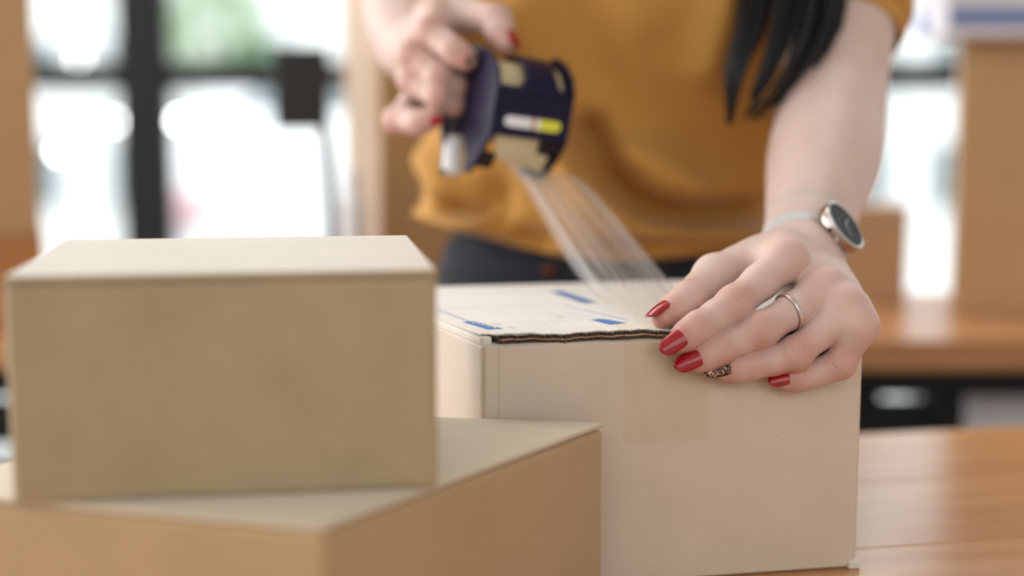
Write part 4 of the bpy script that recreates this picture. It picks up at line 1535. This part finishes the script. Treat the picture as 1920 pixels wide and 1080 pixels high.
side = [(-36, 2), (-31, 26), (-24, 35), (-8, 38), (8, 36), (19, 28), (31, -4), (26, -20), (16, -42), (8, -46), (5, -36), (-6, -28), (-24, -22), (-33, -10)]
for s_ in (-1, 1):
    extr('side_plate', side, s_ * 27.5 - 1.5, s_ * 27.5 + 1.5, navy)
    extr('guide_prong', [(14, -24), (22, -22), (18, -36), (10, -34)], s_ * 26 - s_ * 12, s_ * 26, navy_dk)
extr('front_bar', [(18, 28.5), (21, 26), (30, -4), (26, -5), (24, 4), (19, 22)], -26, 26, navy)
# bridge over the roll, narrow in the middle
V, Fc = [], []
arc = np.linspace(math.radians(152), math.radians(43), 20)
for lay, rr in ((0, 37.0), (1, 35.0)):
    for i, a in enumerate(arc):
        q = i / 19
        fl_ = abs(2 * q - 1) ** 9
        hl, hr2 = 6.5 + 19.5 * fl_ + 5 * max(0, q - 0.55), 15.5 + 10.5 * fl_
        for x in (-hl, -hl / 2, 0, hr2 / 2, hr2):
            V.append(dl(x, -4 + rr * math.cos(a), rr * math.sin(a)))
o5 = 100
for i in range(19):
    for j in range(4):
        Fc.append((i * 5 + j, i * 5 + j + 1, (i + 1) * 5 + j + 1, (i + 1) * 5 + j))
        Fc.append((o5 + i * 5 + j, o5 + (i + 1) * 5 + j, o5 + (i + 1) * 5 + j + 1, o5 + i * 5 + j + 1))
    for j in (0, 4):
        Fc.append((i * 5 + j, (i + 1) * 5 + j, o5 + (i + 1) * 5 + j, o5 + i * 5 + j))
for j in range(4):
    for i in (0, 19):
        Fc.append((i * 5 + j, i * 5 + j + 1, o5 + i * 5 + j + 1, o5 + i * 5 + j))
bm = bmesh.new(); bv = [bm.verts.new(tuple(map(float, v))) for v in V]
for f in Fc:
    bm.faces.new([bv[q] for q in f])
from_bm('roll_cover', bm, navy, disp_o, True)
axr = (fr_, zl, xl)
roll = lathe('tape_roll', [(0.018, -0.0235), (0.0272, -0.0235), (0.0276, -0.0230), (0.0276, 0.0230), (0.0272, 0.0235), (0.018, 0.0235), (0.018, -0.0235)], beige_tape, disp_o, 56, dl(0, -6, 4), axr)
lathe('roll_core', [(0.0155, -0.0238), (0.0178, -0.0238), (0.0178, 0.0238), (0.0155, 0.0238), (0.0155, -0.0238)], kraft_main, disp_o, 40, dl(0, -6, 4), axr)
lathe('hub', [(0.004, -0.0258), (0.0150, -0.0258), (0.0150, 0.0258), (0.004, 0.0258)], navy_dk, disp_o, 32, dl(0, -6, 4), axr)
# cutter teeth under the front
V, Fc = [], []
for i in range(27):
    x = 13 + i * 0.5
    z = -44 + (1.6 if i % 2 else 0)
    V += [dl(x, 9, z), dl(x, 12, -37)]
for i in range(26):
    Fc.append((2 * i, 2 * i + 2, 2 * i + 3, 2 * i + 1))
cu = from_data('cutter_blade', V, Fc, plain('dark_steel', srgb(70, 70, 76), 0.35, 0.8), disp_o)
sm_ = cu.modifiers.new('thick', 'SOLIDIFY'); sm_.thickness = 0.0008
# label on the front bar: white pill ending in yellow
lab = plain('label_white', srgb(232, 232, 238), 0.4)
yel = plain('label_yellow', srgb(226, 222, 72), 0.4)
orange = plain('label_orange', srgb(196, 140, 70), 0.4)


def bar_pt(x, q, lift):
    a_, b_2 = np.array([21.0, 26.0]), np.array([30.0, -4.0])
    p2 = a_ * (1 - q) + b_2 * q
    nn = np.array([30.0, 9.0]); nn = nn / np.linalg.norm(nn)
    p2 = p2 + nn * lift
    return dl(x, p2[0], p2[1])


def pill(name, x0, x1, mat, rl, rr_, lift=0.25):
    pts = []
    c, hr = 0.66, 0.118
    rx = hr * 32.6
    if rl:
        for a in np.linspace(math.pi / 2, 3 * math.pi / 2, 9):
            pts.append((x0 + rx + rx * math.cos(a), c - hr * math.sin(a)))
    else:
        pts += [(x0, c - hr), (x0, c + hr)]
    if rr_:
        for a in np.linspace(-math.pi / 2, math.pi / 2, 9):
            pts.append((x1 - rx + rx * math.cos(a), c - hr * math.sin(a)))
    else:
        pts += [(x1, c + hr), (x1, c - hr)]
    n_ = len(pts)
    Vp = [bar_pt(x, q, lift) for x, q in pts] + [bar_pt(x, q, 0.05) for x, q in pts]
    fp = [tuple(range(n_)), tuple(range(2 * n_ - 1, n_ - 1, -1))] + [(i, n_ + i, n_ + (i + 1) % n_, (i + 1) % n_) for i in range(n_)]
    bm = bmesh.new(); bv = [bm.verts.new(tuple(v)) for v in Vp]
    for f in fp:
        bm.faces.new([bv[q] for q in f])
    return from_bm(name, bm, mat, disp_o)


pill('label', -20, 0.0, lab, True, False)
pill('label', 0.0, 3.0, orange, False, False)
pill('label', 3.0, 6.0, lab, False, False)
pill('label', 6.0, 22, yel, False, True)
# grip behind the roll, with a white sticker near its lower end
g0, g1, g2 = at(872, 118, 1.018) - dc, at(850, 215, 1.012) - dc, at(842, 328, 1.004) - dc
gp = smooth_path([g0, g1, g2], 20)
tube('grip', gp, [0.0065 + 0.003 * math.sin(math.pi * min(1, i / 15)) for i in range(20)], navy_dk, disp_o, 20)
tube('sticker', gp[13:20] + np.array([0.0015, -0.0006, 0]), [0.0074] * 6 + [0.006], plain('sticker_white', srgb(226, 230, 234), 0.4), disp_o, 20)
tube('grip_arm', smooth_path([g0 + np.array([0, 0, 0.0]), (g0 + dl(-20, -30, 26)) / 2 + np.array([0, 0, 0.004]), dl(-20, -30, 24)], 10), 0.0065, navy_dk, disp_o, 14)
tube('grip_arm', smooth_path([g1 + np.array([0, 0, -0.012]), (g1 + dl(-26, -26, -10)) / 2, dl(-26, -26, -10)], 10), 0.006, navy_dk, disp_o, 14)

# the pulled-out strip of clear tape, folded along its length
clear = film('clear_tape', (0.95, 0.93, 0.90, 1), 0.42, 0.2, (0.8, 7, 1))
startL, startR = dl(-17, 27, -22) + dc, dl(20, 25, -30) + dc
key_l = [startL, at(978, 345, .940), at(1088, 527, .845), at(1196, 596, .772)]
key_f = [startL * 0.34 + startR * 0.66, at(1052, 345, .945), at(1202, 523, .850), at(1256, 586, .768)]
key_r = [startR, at(1098, 345, .955), at(1258, 530, .862), at(1302, 566, .782)]
cl, cf, cr = (smooth_path(k_, 48) for k_ in (key_l, key_f, key_r))
bm = bmesh.new(); uvl = bm.loops.layers.uv.new('UVMap')
NT = 24
G = []
for i in range(48):
    row = []
    for j in range(NT + 1):
        t = j / NT
        if t < 0.66:
            q = t / 0.66; p = cl[i] * (1 - q) + cf[i] * q
            p = p + np.array([0, -0.004, 0.002]) * math.sin(math.pi * q) * math.sin(math.pi * i / 47)
        else:
            q = (t - 0.66) / 0.34; p = cf[i] * (1 - q) + cr[i] * q
        p = p + np.array([0, 0.0012, 0]) * math.sin(t * 31) * math.sin(math.pi * i / 47)
        row.append((bm.verts.new(tuple(map(float, p - dc))), (i / 47, t)))
    G.append(row)
for i in range(47):
    for j in range(NT):
        quadv = [G[i][j], G[i][j + 1], G[i + 1][j + 1], G[i + 1][j]]
        f = bm.faces.new([v for v, _ in quadv])
        for lp, (_, uv) in zip(f.loops, quadv):
            lp[uvl].uv = uv
ts = from_bm('tape_strip', bm, clear, disp_o, True)
ts['label'] = 'clear streaky packing tape stretched down to the parcel'
# tape leaving the roll inside the dispenser
extr('cutter_mount', [(25, -5), (30, -5), (16, -40), (8, -38)], 11, 26, navy_dk)
V = [dl(-24, 25, 0), dl(23, 25, 0), startR - dc, startL - dc]
slab_uv('tape_lead', [np.array(v) for v in V], beige_tape, disp_o, 0.0002)
